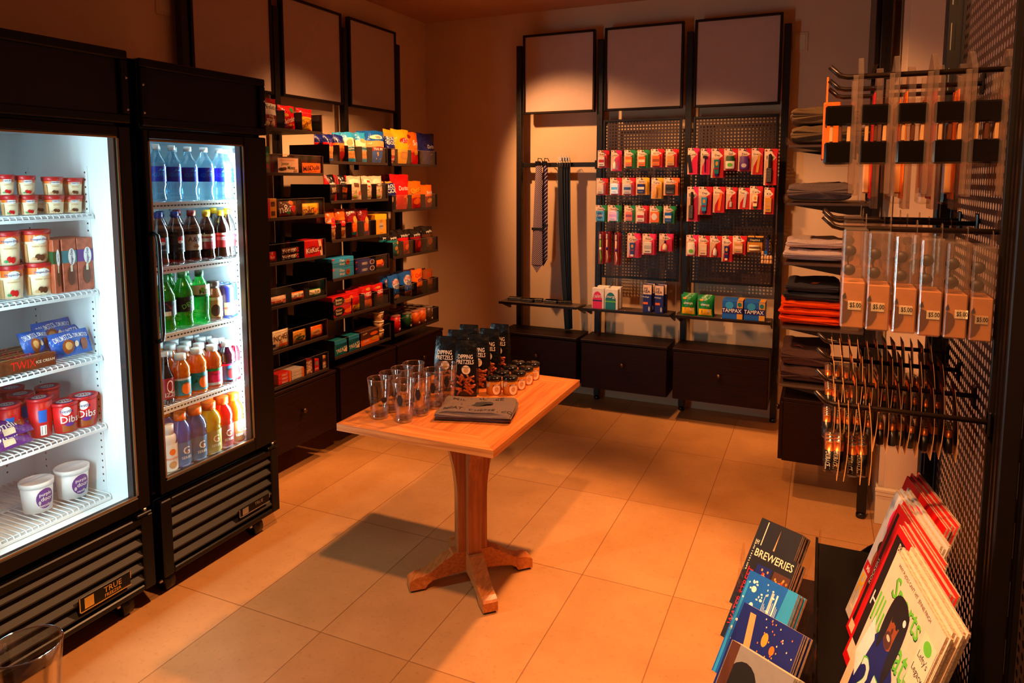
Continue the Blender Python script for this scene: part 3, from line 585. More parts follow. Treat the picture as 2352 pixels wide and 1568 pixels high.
 ('box', 1, 6, 827, 872, 758, 'brown', [], [Q(-.95, .95, .04, .44, 'orange'), T('Quaker', -.5, .84, .14, 'cream', .12), T('Chewy', -.4, .3, .22, 'white', .12), E(.5, .36, .4, .14, 'gold'), E(.4, .72, .4, .12, 'orange')], 'brown and orange granola carton'),
 ('bag', 2, 1, 896, 919, 305, 'gold', BD(.22, .5, 'brown', .05, .22, 'red', .5, .9, 'navy'), [T('ROLD', 0, .82, .12), T('GOLD', 0, .68, .13), E(0, .36, .6, .1, 'tan'), T('TWISTS', .1, .14, .07)], 'gold and navy pretzel bag'),
 ('bag', 2, 1, 912, 952, 297, 'yellow', [], [E(.2, .68, .56, .08, 'red'), T("LAY'S", .2, .68, .12, 'white', .1), E(.2, .26, .55, .12, 'gold')], 'yellow potato chip bag'),
 ('bag', 2, 1, 943, 971, 303, 'orange', BD(0, .35, 'red'), [T('Sun', .25, .66, .16), T('Chips', .3, .54, .1, 'yellow'), E(-.6, .86, .22, .06, 'dred'), E(.2, .36, .4, .07, 'gold')], 'orange whole grain chip bag'),
 ('bag', 2, 1, 969, 1010, 306, 'navy', [], [T('Doritos', .35, .58, .12), PG([(.2, .34), (.45, .36), (.36, .1)], 'gold'), PG([(.5, .34), (.7, .32), (.55, .1)], 'orange')], 'navy tortilla chip bag at the bin end'),
 ('bag', 2, 2, 890, 922, 416, 'gold', BD(.2, .52, 'brown', .06, .2, 'red', .52, .92, 'navy'), [T('ROLD', 0, .83, .13), T('GOLD', 0, .67, .15), E(0, .36, .6, .1, 'tan'), T('TINY TWISTS', .1, .13, .06)], 'gold and navy pretzel bag beside a red bag'),
 ('bag', 2, 2, 908, 951, 400, 'red', [], [T('Doritos', .2, .6, .13), PG([(.1, .36), (.5, .4), (.3, .12)], 'orange'), PG([(.4, .34), (.75, .3), (.6, .1)], 'gold')], 'scarlet tortilla chip bag'),
 ('bag', 2, 2, 944, 979, 416, 'orange', BD(0, .4, 'red'), [T('Cheetos', .2, .68, .2, 'ink', .15), T('Cheetos', .18, .69, .19, 'yellow', .15), E(.1, .25, .5, .12, 'orange')], 'orange and red cheese puff bag'),
 ('bag', 2, 2, 975, 1004, 425, 'orange', BD(0, .5, 'dred'), [PG([(-.5, .5), (.95, .6), (.95, .84), (-.4, .74)], 'red'), T('Fritos', .25, .66, .16, 'white', .1), E(.1, .3, .4, .1, 'gold')], 'orange and dark red corn chip bag'),
 ('bag', 2, 3, 900, 926, 539, 'teal', BD(.74, 1.1, 'ink'), [T('popchips', 0, .84, .13), E(.55, .6, .3, .07, 'gold'), E(.1, .36, .3, .1, 'gold'), E(.6, .16, .3, .1, 'gold'), T('sea salt', -.5, .6, .05)], 'teal and black chip bag'),
 ('bag', 2, 3, 925, 950, 528, 'red', BD(.66, 1.1, 'ink'), [T('popchips', 0, .76, .14), E(.2, .3, .4, .12, 'orange'), Q(-.8, .8, .08, .16, 'dred')], 'red and black chip bag'),
 ('bag', 2, 3, 952, 978, 527, 'dred', BD(.66, 1.1, 'ink'), [T('popchips', 0, .76, .14), E(.2, .34, .45, .14, 'red')], 'dark red and black chip bag'),
 ('bag', 2, 3, 979, 1004, 520, 'brown', BD(.66, 1.1, 'ink'), [T('popchips', .1, .78, .13), E(.1, .36, .5, .14, 'pretzel')], 'brown and black chip bag at the bin end'),
 ('bag', 2, 4, 902, 928, 632, 'blue', BD(0, .28, 'brown'), [E(.1, .64, .7, .2, 'lgrey'), T('Chex', .1, .74, .17, 'red', .1), T('mix', .2, .56, .17, 'navy', .1), PG([(-.3, .3), (.95, .4), (.95, .5), (-.3, .4)], 'lgrey'), E(.2, .14, .5, .08, 'tan')], 'blue cereal snack bag beside the bin end'),
 ('bag', 2, 4, 928, 957, 624, 'blue', BD(0, .28, 'pretzel'), [E(.1, .66, .7, .2, 'lgrey'), T('Chex', .1, .76, .17, 'red', .1), T('mix', .2, .58, .17, 'navy', .1), PG([(-.3, .3), (.95, .4), (.95, .5), (-.3, .4)], 'lgrey'), E(.1, .14, .6, .08, 'brown')], 'blue cereal snack bag second along'),
 ('bag', 2, 4, 956, 981, 619, 'orange', BD(0, .3, 'brown'), [T('Chex', 0, .78, .17, 'red', .1), T('mix', .15, .6, .17, 'navy', .1), PG([(-.8, .34), (.9, .42), (.9, .5), (-.8, .44)], 'red')], 'orange cereal snack bag'),
 ('bag', 2, 4, 981, 1004, 618, 'pretzel', BD(0, .3, 'brown'), [T('Chex', .1, .76, .17, 'red', .1), T('mix', .2, .58, .17, 'ink', .1)], 'brown cereal snack bag at the bin end'),
]
BAYW = ['bay by the cooler', 'middle snack bay', 'corner snack bay']
SX = -2.472
SHELF_ITEMS = {}
divy = {}
def sn_geom(l, r, t, bay, row):
    cy = ROWS[bay][row][1]; z0 = BZ[bay][row] + .0075
    y0, y1 = onx(l, cy - 20, SX).y, onx(r, cy - 20, SX).y
    y0 = max(y0, BAYS[bay][0] + .007)
    z1 = onx((l + r) / 2, t, SX).z
    return y0, y1, z0, max(.03, z1 - z0)
for shp, bay, row, l, r, t, base, bands, deco, words in SN:
    row -= bay > 0
    y0, y1, z0, h = sn_geom(l, r, t, bay, row); w = y1 - y0; yc = (y0 + y1) / 2
    d = {'bag': .05, 'box': .085, 'bar': .026}[shp]
    if shp == 'box' and w > .14: d = .12
    if w < .08 and shp == 'bag': d = .04
    lab = '%s, %s bin down, %s' % (words, ORD[row], BAYW[bay])
    name = {'bag': 'snack_bag', 'box': 'snack_carton', 'bar': 'snack_bar'}[shp]
    cat = {'bag': 'snack bag', 'box': 'snack box', 'bar': 'snack bar'}[shp]
    if shp == 'box': mb = box_mb(w - .002, h, d, P(base), deco); rx = 0
    else:
        f = lambda k: FO(k)
        mb = bag_mb(w if shp == 'bar' else w * 1.0, h, d, f(base), [(a, b_, f(k)) for a, b_, k in bands], deco, side=(shp == 'bar')); rx = -.06 if h > .12 else -.02
    dl = {'bag': d / 2 + .002, 'box': d / 2, 'bar': d / 2 + .002}[shp]
    xo = SX - dl - (.006 if rx else 0)
    o = mb.obj(name, None, (xo, yc, z0), (rx, RND.uniform(-.04, .04) if shp == 'bag' else 0, LW))
    tag(o, lab, cat, 'snacks in the %s' % BAYW[bay])
    SHELF_ITEMS.setdefault((bay, row), []).append((o, y0, y1, z0, h, d))
    if y0 > BAYS[bay][0] + .05: divy.setdefault((bay, row), []).append(y0 - .001)
    # a pile: one more of the same lying on top
    if 'bottom of its pile' in words:
        o2 = copy(o, (xo, yc, z0 + h + .0015), None, lab.replace('at the bottom of its pile', 'on top of its pile'))
    if shp == 'bag' and bay == 2 or (bay == 1 and row in (0, 2, 4) and shp == 'bag'):
        copy(o, (xo - .055, yc - .004, z0), None, '%s, second in its file, %s bin down' % (words.replace(' at the bin end', ' by the end').replace(' beside the bin end', ''), ORD[row]))
def halls(l, r, t0, k, words):
    y0, y1, z0, h = sn_geom(l, r, t0, 0, 6); n = 3; hh = h / n
    for i in range(n):
        mb = box_mb(y1 - y0, hh - .001, .11, P(k), [T('HALLS', 0, .5, .6, 'white', .0), Q(.7, 1, 0, 1, 'orange')])
        tag(mb.obj('lozenge_pack', None, (SX - .055, (y0 + y1) / 2, z0 + i * hh), (0, 0, LW)), '%s, %s from the bottom of its pile in the lowest bin' % (words, ORD[i]), 'lozenge pack', 'lozenge packs in the lowest bin')
halls(638, 667, 856, 'red', 'red and orange lozenge pack')
halls(669, 697, 846, 'lgrey', 'grey and orange lozenge pack')
# paper noodle cups and crisp cans
CUPB = pmat('cup_tan', (216, 168, 112), .5, var=.08)
def tapered(name, r0, r1, h, mat, decos, lidm, span, lidh=.006, n=20):
    m = MB(); m.lathe([(r0, 0), (r1, h)], mat, n)
    m.deco(cyl_S(r0, h, 0, r1), 2 * r1, h, decos)
    return m
y0, y1, z0, h = sn_geom(872, 892, 737, 1, 5)
for i in range(3):
    rr = .034
    t_ = thing('noodle_cup', 'tan paper cup in the stacked column by the bin end, %s up' % ORD[i], 'cup', 'paper cups in the middle bay', (SX - rr - .004, (y0 + y1) / 2 - .004, z0 + i * .058), (0, 0, LW + .5))
    tapered('x', .026, rr, .05, CUPB, [('r', -.7, .7, .3, .72, P('brown')), ('t', 'SOUP', 0, .5, .2, P('cream'), 0, .9)], None, 1).obj('cup_body', t_)
    MB().lathe([(rr + .002, 0), (rr + .002, .006), (rr - .004, .007)], P('cream'), 20, (0, 0, .05)).obj('cup_lid', t_)
def crisp_can(px0, px1, top, k, words, back=0):
    y0, y1, z0, h = sn_geom(px0, px1, top, 2, 4); r = .036
    yc = (y0 + y1) / 2
    t_ = thing('crisp_can', '%s, lowest bin of the corner snack bay' % words, 'can', 'crisp cans by the room corner', (SX - r - .004 - back * .08, yc, z0), (0, 0, LW + .35))
    m = MB(); m.lathe([(r, 0), (r, h)], P(k), 24)
    m.deco(cyl_S(r, h), 2 * r, h, [('e', .1, .74, .55, .13, P('cream')), ('e', .1, .76, .3, .06, P('brown')), ('t', 'Pringles', .1, .5, .1, P('gold'), 0, .95), ('r', -.5, .7, .14, .26, P('cream'))], .0006)
    m.obj('can_body', t_)
    m = MB(); m.lathe([(r + .001, 0), (r + .001, .008), (r - .003, .009)], clearmat('cap_clear', (240, 226, 210), .1, .4, .5, (236, 214, 190)), 24, (0, 0, h - .006)); m.obj('can_lid', t_)
    return t_
for px0, px1, top, k, w_ in ((906, 931, 725, 'red', 'red crisp can'), (933, 956, 719, 'dgreen', 'green crisp can'), (958, 970, 714, 'orange', 'orange crisp can beside the green one'), (972, 984, 709, 'orange', 'orange crisp can beside the brown one'), (986, 1001, 704, 'brown', 'brown crisp can at the bin end')):
    c_ = crisp_can(px0, px1, top, k, w_)
    for b_ in (1, 2):
        l = c_.location
        copy(c_, (l.x - .078 * b_, l.y, l.z), None, '%s, %s from the front, corner bay' % (w_.split(' beside')[0].split(' at')[0] + {'orange crisp can beside the green one': ' of the first orange file', 'orange crisp can beside the brown one': ' of the other orange file'}.get(w_, ''), ORD[b_]))
for bay in range(3):
    for row in range(len(ROWS[bay])): snack_bin(bay, row, divy.get((bay, row), []))
# ---------------------------------------------------------------- drinks in the cooler
CAPS = {}
def bottle(kind, h, r, body, label, cap, deco, tint=None, lab=(.3, .56)):
    """profile of each bottle kind as (radius share, height share)"""
    PR = {'water': [(.82, 0), (.98, .02), (.96, .07), (.84, .16), (.86, .24), (1, .3), (1, .33), (.98, .34), (.98, .62), (1, .64), (.94, .7), (.6, .8), (.36, .89), (.34, .925)],
          'soda': [(.78, 0), (.96, .02), (1, .07), (.9, .16), (.9, .24), (.97, .28), (.97, .52), (1, .58), (.94, .66), (.66, .78), (.38, .88), (.36, .9)],
          'juice': [(.86, 0), (1, .02), (1, .07), (.96, .08), (.96, .5), (1, .52), (1, .56), (.93, .58), (.98, .63), (.95, .7), (.7, .8), (.52, .86), (.52, .88)],
          'sport': [(.88, 0), (1, .02), (.97, .06), (.97, .48), (1, .5), (.92, .53), (1, .57), (1, .66), (.84, .76), (.56, .84), (.52, .87)],
          'glass': [(.9, 0), (1, .02), (1, .5), (.86, .58), (.5, .7), (.4, .86), (.44, .9), (.44, .92)],
          'coffee': [(.9, 0), (1, .02), (1, .1), (.92, .3), (1, .5), (.96, .62), (.74, .78), (.68, .84)],
          'yog': [(.84, 0), (1, .03), (1, .1), (.82, .3), (.9, .42), (.78, .56), (.92, .66), (.86, .76), (.6, .8)]}[kind]
    capr = {'water': .42, 'soda': .46, 'juice': .6, 'sport': .6, 'glass': .5, 'coffee': .76, 'yog': .66}[kind]
    m = MB(); m.lathe([(a * r, b_ * h) for a, b_ in PR], body, 18)
    parts = [('bottle_body', m)]
    z0 = PR[-1][1] * h
    if lab:
        lr = max(a for a, b_ in PR if lab[0] - .03 <= b_ <= lab[1] + .03) * r + .0008
        m = MB(); m.lathe([(lr, lab[0] * h), (lr, lab[1] * h)], label, 18, capb=False, capt=False)
        m.deco(cyl_S(lr, (lab[1] - lab[0]) * h, lab[0] * h), 2 * lr, (lab[1] - lab[0]) * h, deco, .0005); parts.append(('bottle_label', m))
    m = MB(); m.lathe([(capr * r, z0 - .012 * h), (capr * r, h * .995), (capr * r * .86, h)], cap, 16); parts.append(('bottle_cap', m))
    return parts
CX_ = -2.268
def put(kind, name, px0, px1, pb, pt, zb, body, label, cap, deco, words, lab=(.3, .56), cat='bottle', grp='drinks in the cooler', rows=0, rot=.45, hh=None, rowlab=None, X=CX_, pitch=.078):
    a = onx((px0 + px1) / 2, (pb + pt) / 2, X); b0 = onx(px0, (pb + pt) / 2, X); b1 = onx(px1, (pb + pt) / 2, X)
    r = (b1.y - b0.y) / 2 * .97; h = hh or onx((px0 + px1) / 2, pt, X).z - zb - .002
    yc = min(max(a.y, CY0 + r + .004), CY1 - r - .004)
    t_ = thing(name, words, cat, grp, (X, yc, zb + .002), (0, 0, LW - rot))
    for n, m in bottle(kind, h, r, body, label, cap, deco, lab=lab): m.obj(n, t_)
    for k in range(1, rows + 1): copy(t_, (X - pitch * k, yc, zb + .002), None, rowlab % ORD[k])
    return t_
WC = pmat('cap_white', (226, 224, 220), .4); 
PET = clearmat('pet_clear', (226, 240, 246), .05, .5); CLRW = clearmat('water_bottle', (205, 232, 242), .05, .5, .12, (200, 230, 240))
CWHT = pmat('cap_frosted', (220, 216, 212), .4)
def cap(k): return pmat('cap_' + k, KC[k], .35)
z = CL_Z[3]
for i, (a, b_) in enumerate(((342, 378), (379, 413), (415, 450), (452, 487), (489, 520), (522, 551))):
    put('water', 'water_bottle', a, b_, 462, (331, 334, 337, 339, 341, 344)[i], z, CLRW, pmat('label_water_blue', (8, 44, 170), .3), CWHT, [T('AQUAFINA', .1, .45, .34, 'sky', 0, .8), PG([(-.1, .68), (.2, .9), (.4, .74), (.6, .86), (.8, .7)], 'sky')], 'clear water bottle with blue label, %s from the handle side, top shelf' % ORD[i], (.36, .62), rows=1 if i < 3 else 0, rowlab='clear water bottle behind the ' + ORD[i] + ' one from the handle side, top shelf, %s row')
z = CL_Z[2]; COLA = liquid('cola', (34, 12, 8), .8)
for i, (a, b_, pt, cp, lb, dc, w_) in enumerate((
    (348, 384, 487, 'navy', 'ink', [E(.1, .75, .34, .24, 'red'), E(.1, .64, .3, .1, 'white'), T('cola', .2, .25, .14, 'lgrey')], 'cola bottle with blue cap and round red emblem, nearest the handle'),
    (386, 420, 485, 'navy', 'ink', [E(.3, .75, .34, .24, 'red'), E(.3, .64, .3, .1, 'white'), T('cola', .3, .25, .14, 'lgrey')], 'cola bottle with blue cap and round red emblem, second along'),
    (423, 458, 482, 'dred', 'cream', [E(.2, .68, .5, .28, 'white'), T('A&W', .2, .7, .3, 'brown'), E(.2, .25, .3, .14, 'tan'), T('root beer', .2, .25, .08, 'brown')], 'root beer bottle with red cap and cream label'),
    (459, 490, 484, 'yellow', 'dred', [('r', -.9, .9, .5, .72, P('lgrey')), T('diet', .2, .6, .16, 'dred'), Q(-.9, .9, .86, 1, 'cream')], 'dark soda bottle with yellow cap, beside the cream labelled one'),
    (493, 523, 482, 'yellow', 'dred', [('r', -.9, .9, .5, .72, P('lgrey')), T('diet', .2, .6, .16, 'dred'), Q(-.9, .9, .86, 1, 'cream')], 'dark soda bottle with yellow cap, second from the lamp'),
    (525, 552, 477, 'yellow', 'red', [('r', -.9, .9, .45, .75, P('pink')), Q(-.9, .9, .84, 1, 'cream')], 'dark soda bottle with yellow cap, next to the lamp'))):
    put('soda', 'soda_bottle', a, b_, 605 - i * 3, pt, z, COLA, P(lb), cap(cp), dc, w_, (.24, .54), rows=1, rowlab='dark soda bottle behind the front bottle ' + ['nearest the handle', 'second along', 'with the red cap', 'fourth along', 'fifth along', 'by the lamp'][i] + ', %s row')
z = CL_Z[1]
GRN = liquid('green', (16, 160, 30), .55, (60, 220, 70)); GRN2 = liquid('green_pale', (40, 190, 90), .35, (110, 235, 150))
for i, (a, b_, pb, pt, bd, lb, dc, w_) in enumerate((
    (357, 400, 762, 632, GRN, 'ink', [PG([(-.6, .5), (-.1, .9), (.2, .6), (.7, .8), (.3, .4)], 'dred'), Q(-.3, .3, .0, .3, 'cream')], 'bright green soda bottle with black label nearest the handle'),
    (401, 440, 752, 622, GRN, 'ink', [PG([(-.6, .4), (-.1, .9), (.2, .5), (.7, .9), (.3, .3)], 'dgreen'), T('DEW', .3, .5, .3, 'lime', .4)], 'bright green soda bottle with black label, second along'),
    (442, 477, 742, 620, GRN2, 'cream', [T('MIST', .4, .45, .4, 'dgreen'), E(.0, .62, .2, .2, 'lime'), Q(-.9, .9, 0, .2, 'green')], 'pale green soda bottle with cream label'))):
    put('soda', 'soda_bottle', a, b_, pb, pt, z, bd, P(lb), cap('green' if i < 2 else 'dgreen'), dc, w_, (.3, .56) if i < 2 else (.52, .74), rows=1, rowlab='green soda bottle behind the ' + ['front one nearest the handle', 'second green front bottle', 'pale green front bottle'][i] + ', %s row')
put('coffee', 'coffee_bottle', 476, 506, 735, 644, z, liquid('coffee', (150, 92, 58), .92), P('tan'), pmat('cap_brown_black', (40, 26, 22), .3), [E(-.1, .35, .55, .3, 'brown'), T('coffee', .5, .5, .14, 'ink'), Q(-.9, .9, .86, 1, 'cream')], 'brown milky coffee bottle with pale label', (.1, .6), rows=1, rowlab='coffee bottle hidden behind the brown front one, %s row')
CANT = pmat('can_aluminium', (190, 190, 192), .3, .9)
def can(px0, px1, pb, pt, zb, k, dc, words, rows, X=CX_):
    a = onx((px0 + px1) / 2, (pb + pt) / 2, X); r = (onx(px1, 690, X).y - onx(px0, 690, X).y) / 2 * .9; h = onx((px0 + px1) / 2, pt, X).z - zb - .002
    t_ = thing('drink_can', words, 'can', 'cans in the cooler', (X, min(a.y, CY1 - r - .004), zb + .002), (0, 0, LW - .3))
    m = MB(); m.lathe([(r * .86, 0), (r, .006), (r, h - .012), (r * .84, h - .002)], P(k), 20); m.deco(cyl_S(r, h - .018, .006), 2 * r, h - .018, dc, .0006); m.obj('can_body', t_)
    m = MB(); m.lathe([(r * .86, h - .003), (r * .86, h), (r * .8, h), (r * .78, h - .004)], CANT, 20).lathe([(r * .2, h - .004), (r * .18, h - .001)], CANT, 10, (0, -r * .3, 0)); m.obj('can_top', t_)
    for k_ in range(1, rows + 1): copy(t_, (X - (2 * r + .004) * k_, t_.location.y, zb + .002), None, words + ', %s row back' % ORD[k_])
can(508, 537, 725, 653, z, 'navy', [('r', -.9, .9, .05, .5, P('lgrey')), PG([(-.1, .5), (.8, .5), (.8, .05), (.4, .05)], 'navy'), T('energy', 0, .28, .12, 'dred')], 'navy and silver energy drink can', 3)
can(539, 553, 719, 647, z, 'sky', [('r', -.9, .9, .05, .5, P('lgrey')), E(.2, .3, .3, .12, 'purple')], 'pale blue energy drink can beside the lamp', 3)
z = CL_Z[0]
OJ = liquid('orange_juice', (238, 130, 16), .9); APL = liquid('amber_juice', (196, 96, 26), .75); GRP = liquid('grape_juice', (64, 10, 30), .85); CRN = liquid('cranberry', (190, 14, 40), .75)
put('glass', 'soda_bottle', 364, 396, 932, 806, z, liquid('root', (40, 14, 14), .85), P('dred'), pmat('cap_pale', (190, 180, 170), .4), [E(.3, .6, .4, .3, 'white'), E(.3, .6, .32, .24, 'dred'), T('IZZE', .4, .2, .2, 'lgrey')], 'tall dark glass soda bottle nearest the handle', (.1, .5))
for i, (a, b_, pb, pt, bd, lb, dc, w_) in enumerate((
    (397, 434, 920, 811, OJ, 'teal', [E(.3, .4, .5, .35, 'orange'), T('Tropicana', .3, .72, .18, 'ink'), Q(-.9, .9, .88, 1, 'lgrey')], 'orange juice bottle with teal label, beside the dark glass one'),
    (434, 471, 908, 798, OJ, 'teal', [E(.4, .45, .5, .34, 'orange'), T('Tropicana', .4, .75, .18, 'ink'), PG([(-.7, .4), (-.3, .7), (-.2, .5)], 'dgreen')], 'orange juice bottle with teal label, second along'),
    (471, 505, 896, 791, APL, 'red', [E(.2, .45, .6, .36, 'pink'), T('Tropicana', .2, .64, .18, 'ink'), Q(-.9, .9, .85, 1, 'green'), Q(-.9, .9, 0, .16, 'lgrey')], 'amber juice bottle with red label'),
    (506, 537, 884, 781, GRP, 'sky', [E(.3, .4, .55, .36, 'dred'), T('Tropicana', .3, .64, .18, 'ink'), Q(-.9, .9, .88, 1, 'pink')], 'dark purple juice bottle with sky label'),
    (537, 555, 872, 777, CRN, 'lgrey', [E(-.1, .5, .2, .2, 'green'), E(.3, .4, .3, .3, 'red')], 'red juice bottle beside the lamp'))):
    t_ = put('juice', 'juice_bottle', a, b_, pb, pt, z, bd, P(lb), WC, dc, w_, (.09, .48), rows=3, pitch=.074, rowlab='white capped juice bottle behind the ' + ['first orange', 'second orange', 'amber', 'dark purple', 'red'][i] + ' front bottle, %s row')
z = .4365
for i, (a, b_, pb, pt, col_, w_) in enumerate(((396, 434, 1060, 945, (0, 120, 230), 'bright blue sports drink bottle'), (428, 470, 1045, 933, (0, 104, 170), 'deep blue sports drink bottle'), (460, 502, 1032, 921, (214, 176, 20), 'yellow sports drink bottle'), (493, 530, 1018, 909, (214, 24, 24), 'red sports drink bottle'), (521, 556, 1004, 900, (250, 112, 14), 'orange sports drink bottle'))):
    put('sport', 'sports_bottle', a, b_, pb, pt, z, liquid('sport%d' % i, col_, .6), pmat('label_grey%d' % i, tuple(int(x * .45 + 50) for x in col_), .4), cap('orange'), [T('G', .3, .62, .34), PG([(.3, .5), (.42, .66), (.46, .5)], 'orange'), T('SERIES', .3, .3, .12)], w_ + ' on the cooler floor', (.06, .47), rows=2, rowlab=w_ + ' in the %s row, cooler floor', pitch=.085)
put('yog', 'yogurt_bottle', 372, 404, 1078, 973, z, pmat('yogurt_white', (236, 230, 222), .3), P('white'), WC, [E(.2, .7, .4, .12, 'orange'), E(.2, .2, .5, .14, 'tan'), T('smoothie', .1, .46, .1, 'orange')], 'white yogurt drink bottle on the cooler floor', (.04, .6))
# ---------------------------------------------------------------- ice cream in the freezer
LIDR = pmat('tub_lid_red', (188, 24, 30), .35)
CARDC = pmat('tub_cream', (246, 222, 180), .42, var=.08, scale=30)
def tub_parts(r0, r1, h, body, lid, deco, lh=.014, lidtop=None, topdeco=None):
    m = MB(); m.lathe([(r0, 0), (r1, h)], body, 26); m.deco(cyl_S(r0, h, 0, r1), 2 * r1, h, deco, .0006)
    l = MB(); l.lathe([(r1 + .0015, 0), (r1 + .003, lh), (r1 - .002, lh + .001), (r1 - .004, lh - .002)], lid, 26, (0, 0, h - lh * .75))
    if topdeco: l.deco(lambda u, v, o=0: V((u * r1, (v - .5) * 2 * r1, h - lh * .75 + lh - .0018 + o)), 2 * r1, 2 * r1, topdeco)
    return [('tub_body', m), ('tub_lid', l)]
def tub(name, px, pb, pt, w, zb, body, lid, deco, words, grp, X=-2.345, rot=.55, **k):
    a = onx(px, (pb + pt) / 2, X); r1 = (onx(px + w / 2, pb, X).y - onx(px - w / 2, pb, X).y) / 2 * .9; h = onx(px, pt, X).z - zb - .002
    t_ = thing(name, words, 'tub', grp, (X, min(a.y, FY1 - r1 - .006), zb + .002), (0, 0, LW - rot))
    for n, m in tub_parts(r1 * k.pop('taper', .84), r1, h, body, lid, deco, **k): m.obj(n, t_)
    return t_
def hd(fl, col1, k=1): return [('r', -1.2, 1.2, .68, .98, P('orange')), ('e', .15, .74, .5, .13, P('white')), T('Haagen-Dazs', .15, .74, .09, 'navy', 0, .9), T(fl, .1, .52, .08, 'tan', 0, .9), ('e', -.05, .18, .2, .1, P(col1)), ('e', .25, .16, .2, .1, P(col1)), ('e', -.3, .12, .2, .04, P('green' if col1 == 'red' else 'tan')), ('r', -1.2, -.75, .02, .6, P('tan'))]
z = FZ_Z[4]
for i, (px, w, fl, c1, w_) in enumerate(((18, 42, 'strawberry', 'red', 'strawberry tub'), (61, 44, 'strawberry', 'red', 'strawberry tub'), (124, 46, 'caramel', 'brown', 'caramel tub'), (174, 44, 'chocolate', 'brown', 'chocolate chip tub'))):
    t_ = tub('ice_cream_tub', px + (4 if i < 2 else 0), 494, 451, w, z, CARDC, LIDR, hd(fl, c1), 'small cream %s, lower of its pair, %s along the top freezer shelf' % (w_, ORD[i]), 'small ice cream tubs on the top shelf', rot=.4)
    hh = max(v.co.z for c in t_.children for v in c.data.vertices)
    copy(t_, t_.location + V((0, .004 * (i - 2), hh + .001)), None, 'small cream %s on top of its pair, %s along the top freezer shelf' % (w_, ORD[i]))
    if i > 0: copy(t_, t_.location + V((-.1, .01, 0)), None, 'small cream %s standing behind the %s pair, top freezer shelf' % (w_, ORD[i]))
z = FZ_Z[3]
for i, (px, w, fl, c1) in enumerate(((24, 62, 'strawberry', 'red'), (88, 70, 'butter pecan', 'brown'))):
    t_ = tub('ice_cream_tub', px, 682 - i * 8, 611 - i * 7, w, z, CARDC, LIDR, hd(fl, c1), 'large cream %s tub, lower of its pair' % fl, 'large ice cream tubs', X=-2.36, rot=.35)
    hh = max(v.co.z for c in t_.children for v in c.data.vertices)
    copy(t_, t_.location + V((0, -.003, hh + .001)), None, 'large cream %s tub on top of its pair' % fl)
    copy(t_, t_.location + V((-.135, -.01, 0)), None, 'large cream %s tub behind the front pair' % fl)
BARBX = pmat('bar_box_copper', (176, 84, 54), .42, var=.3, scale=60)
for i, (px, w, pb, pt, k, w_) in enumerate(((131, 16, 664, 550, 'dgreen', 'copper and dark green ice cream bar carton'), (160, 34, 664, 548, 'teal', 'copper and teal ice cream bar carton'), (196, 36, 656, 545, 'purple', 'copper and purple ice cream bar carton'))):
    X = -2.305; a0, a1 = onx(px - w / 2, 600, X), onx(px + w / 2, 600, X); h = onx(px, pt, X).z - z - .002
    mb = box_mb(a1.y - a0.y - .001, h, .12, BARBX, [Q(-1, 1, .55, .78, k), E(.3, .66, .5, .16, 'white'), T('Haagen-Dazs', .3, .66, .22, 'navy', PI / 2, .28), E(.1, .3, .5, .18, 'brown'), Q(.0, .3, .38, .5, 'cream')], side=[Q(-1, 1, .55, .78, k)])
    y = min((a0.y + a1.y) / 2, FY1 - .03); tag(mb.obj('ice_cream_carton', None, (X - .06, y, z + .002), (0, 0, LW)), w_, 'carton', 'ice cream bar cartons')
a = onx(40, 522, -2.58)
mb = box_mb(.2, .155, .1, pmat('case_cardboard', (150, 100, 60), .7, var=.1), [Q(-.2, .2, .5, .9, 'brown'), Q(-.8, -.5, .3, .7, 'dred')]); tag(mb.obj('cardboard_case', None, (-2.64, 1.36, z + .002), (0, 0, LW)), 'brown cardboard case at the back of the freezer behind the big tubs', 'cardboard box')
z = FZ_Z[2]; TWX = FO('brown')
def lying(name, px0, px1, pb, pt, zb, base, bands, deco, words, X, rz=0, d=.05, grp='frozen snacks in bags', dz=0, rx=-1.0):
    y0, y1 = onx(px0, pb, X).y, onx(px1, pb, X).y; h = .085
    mb = bag_mb(y1 - y0, h, d, base, bands, deco, side=True)
    o = mb.obj(name, None, (X - .005, (y0 + y1) / 2, zb + d * .32 + dz), (rx, 0, LW + rz)); return tag(o, words, 'frozen snack', grp)
DR = [T('DRUMSTICK', -.4, .74, .22, 'white', .12, .44), E(-.3, .36, .28, .28, 'pretzel'), E(-.3, .38, .16, .16, 'nut'), T('DRUMSTICK', .5, .74, .18, 'white', -.08, .4), E(.52, .36, .22, .24, 'pretzel'), E(.08, .4, .1, .12, 'cream')]
for i, (p0, p1, X, rz, dz, rx, w_) in enumerate(((124, 218, -2.31, .05, 0, -.35, 'blue ice cream cone bag with nut cones, front of the third shelf'), (60, 128, -2.34, .1, .02, -.45, 'blue ice cream cone bag leaning on the brown bars'), (85, 180, -2.42, .12, .025, -.3, 'blue ice cream cone bag lying behind the other two'), (140, 226, -2.4, -.05, .0, -.3, 'blue ice cream cone bag by the inner side wall'))):
    lying('cone_bag', p0, p1, 820, 770, z, FO('blue'), [], DR, w_, X, rz, .045, 'ice cream cone bags', dz, rx)
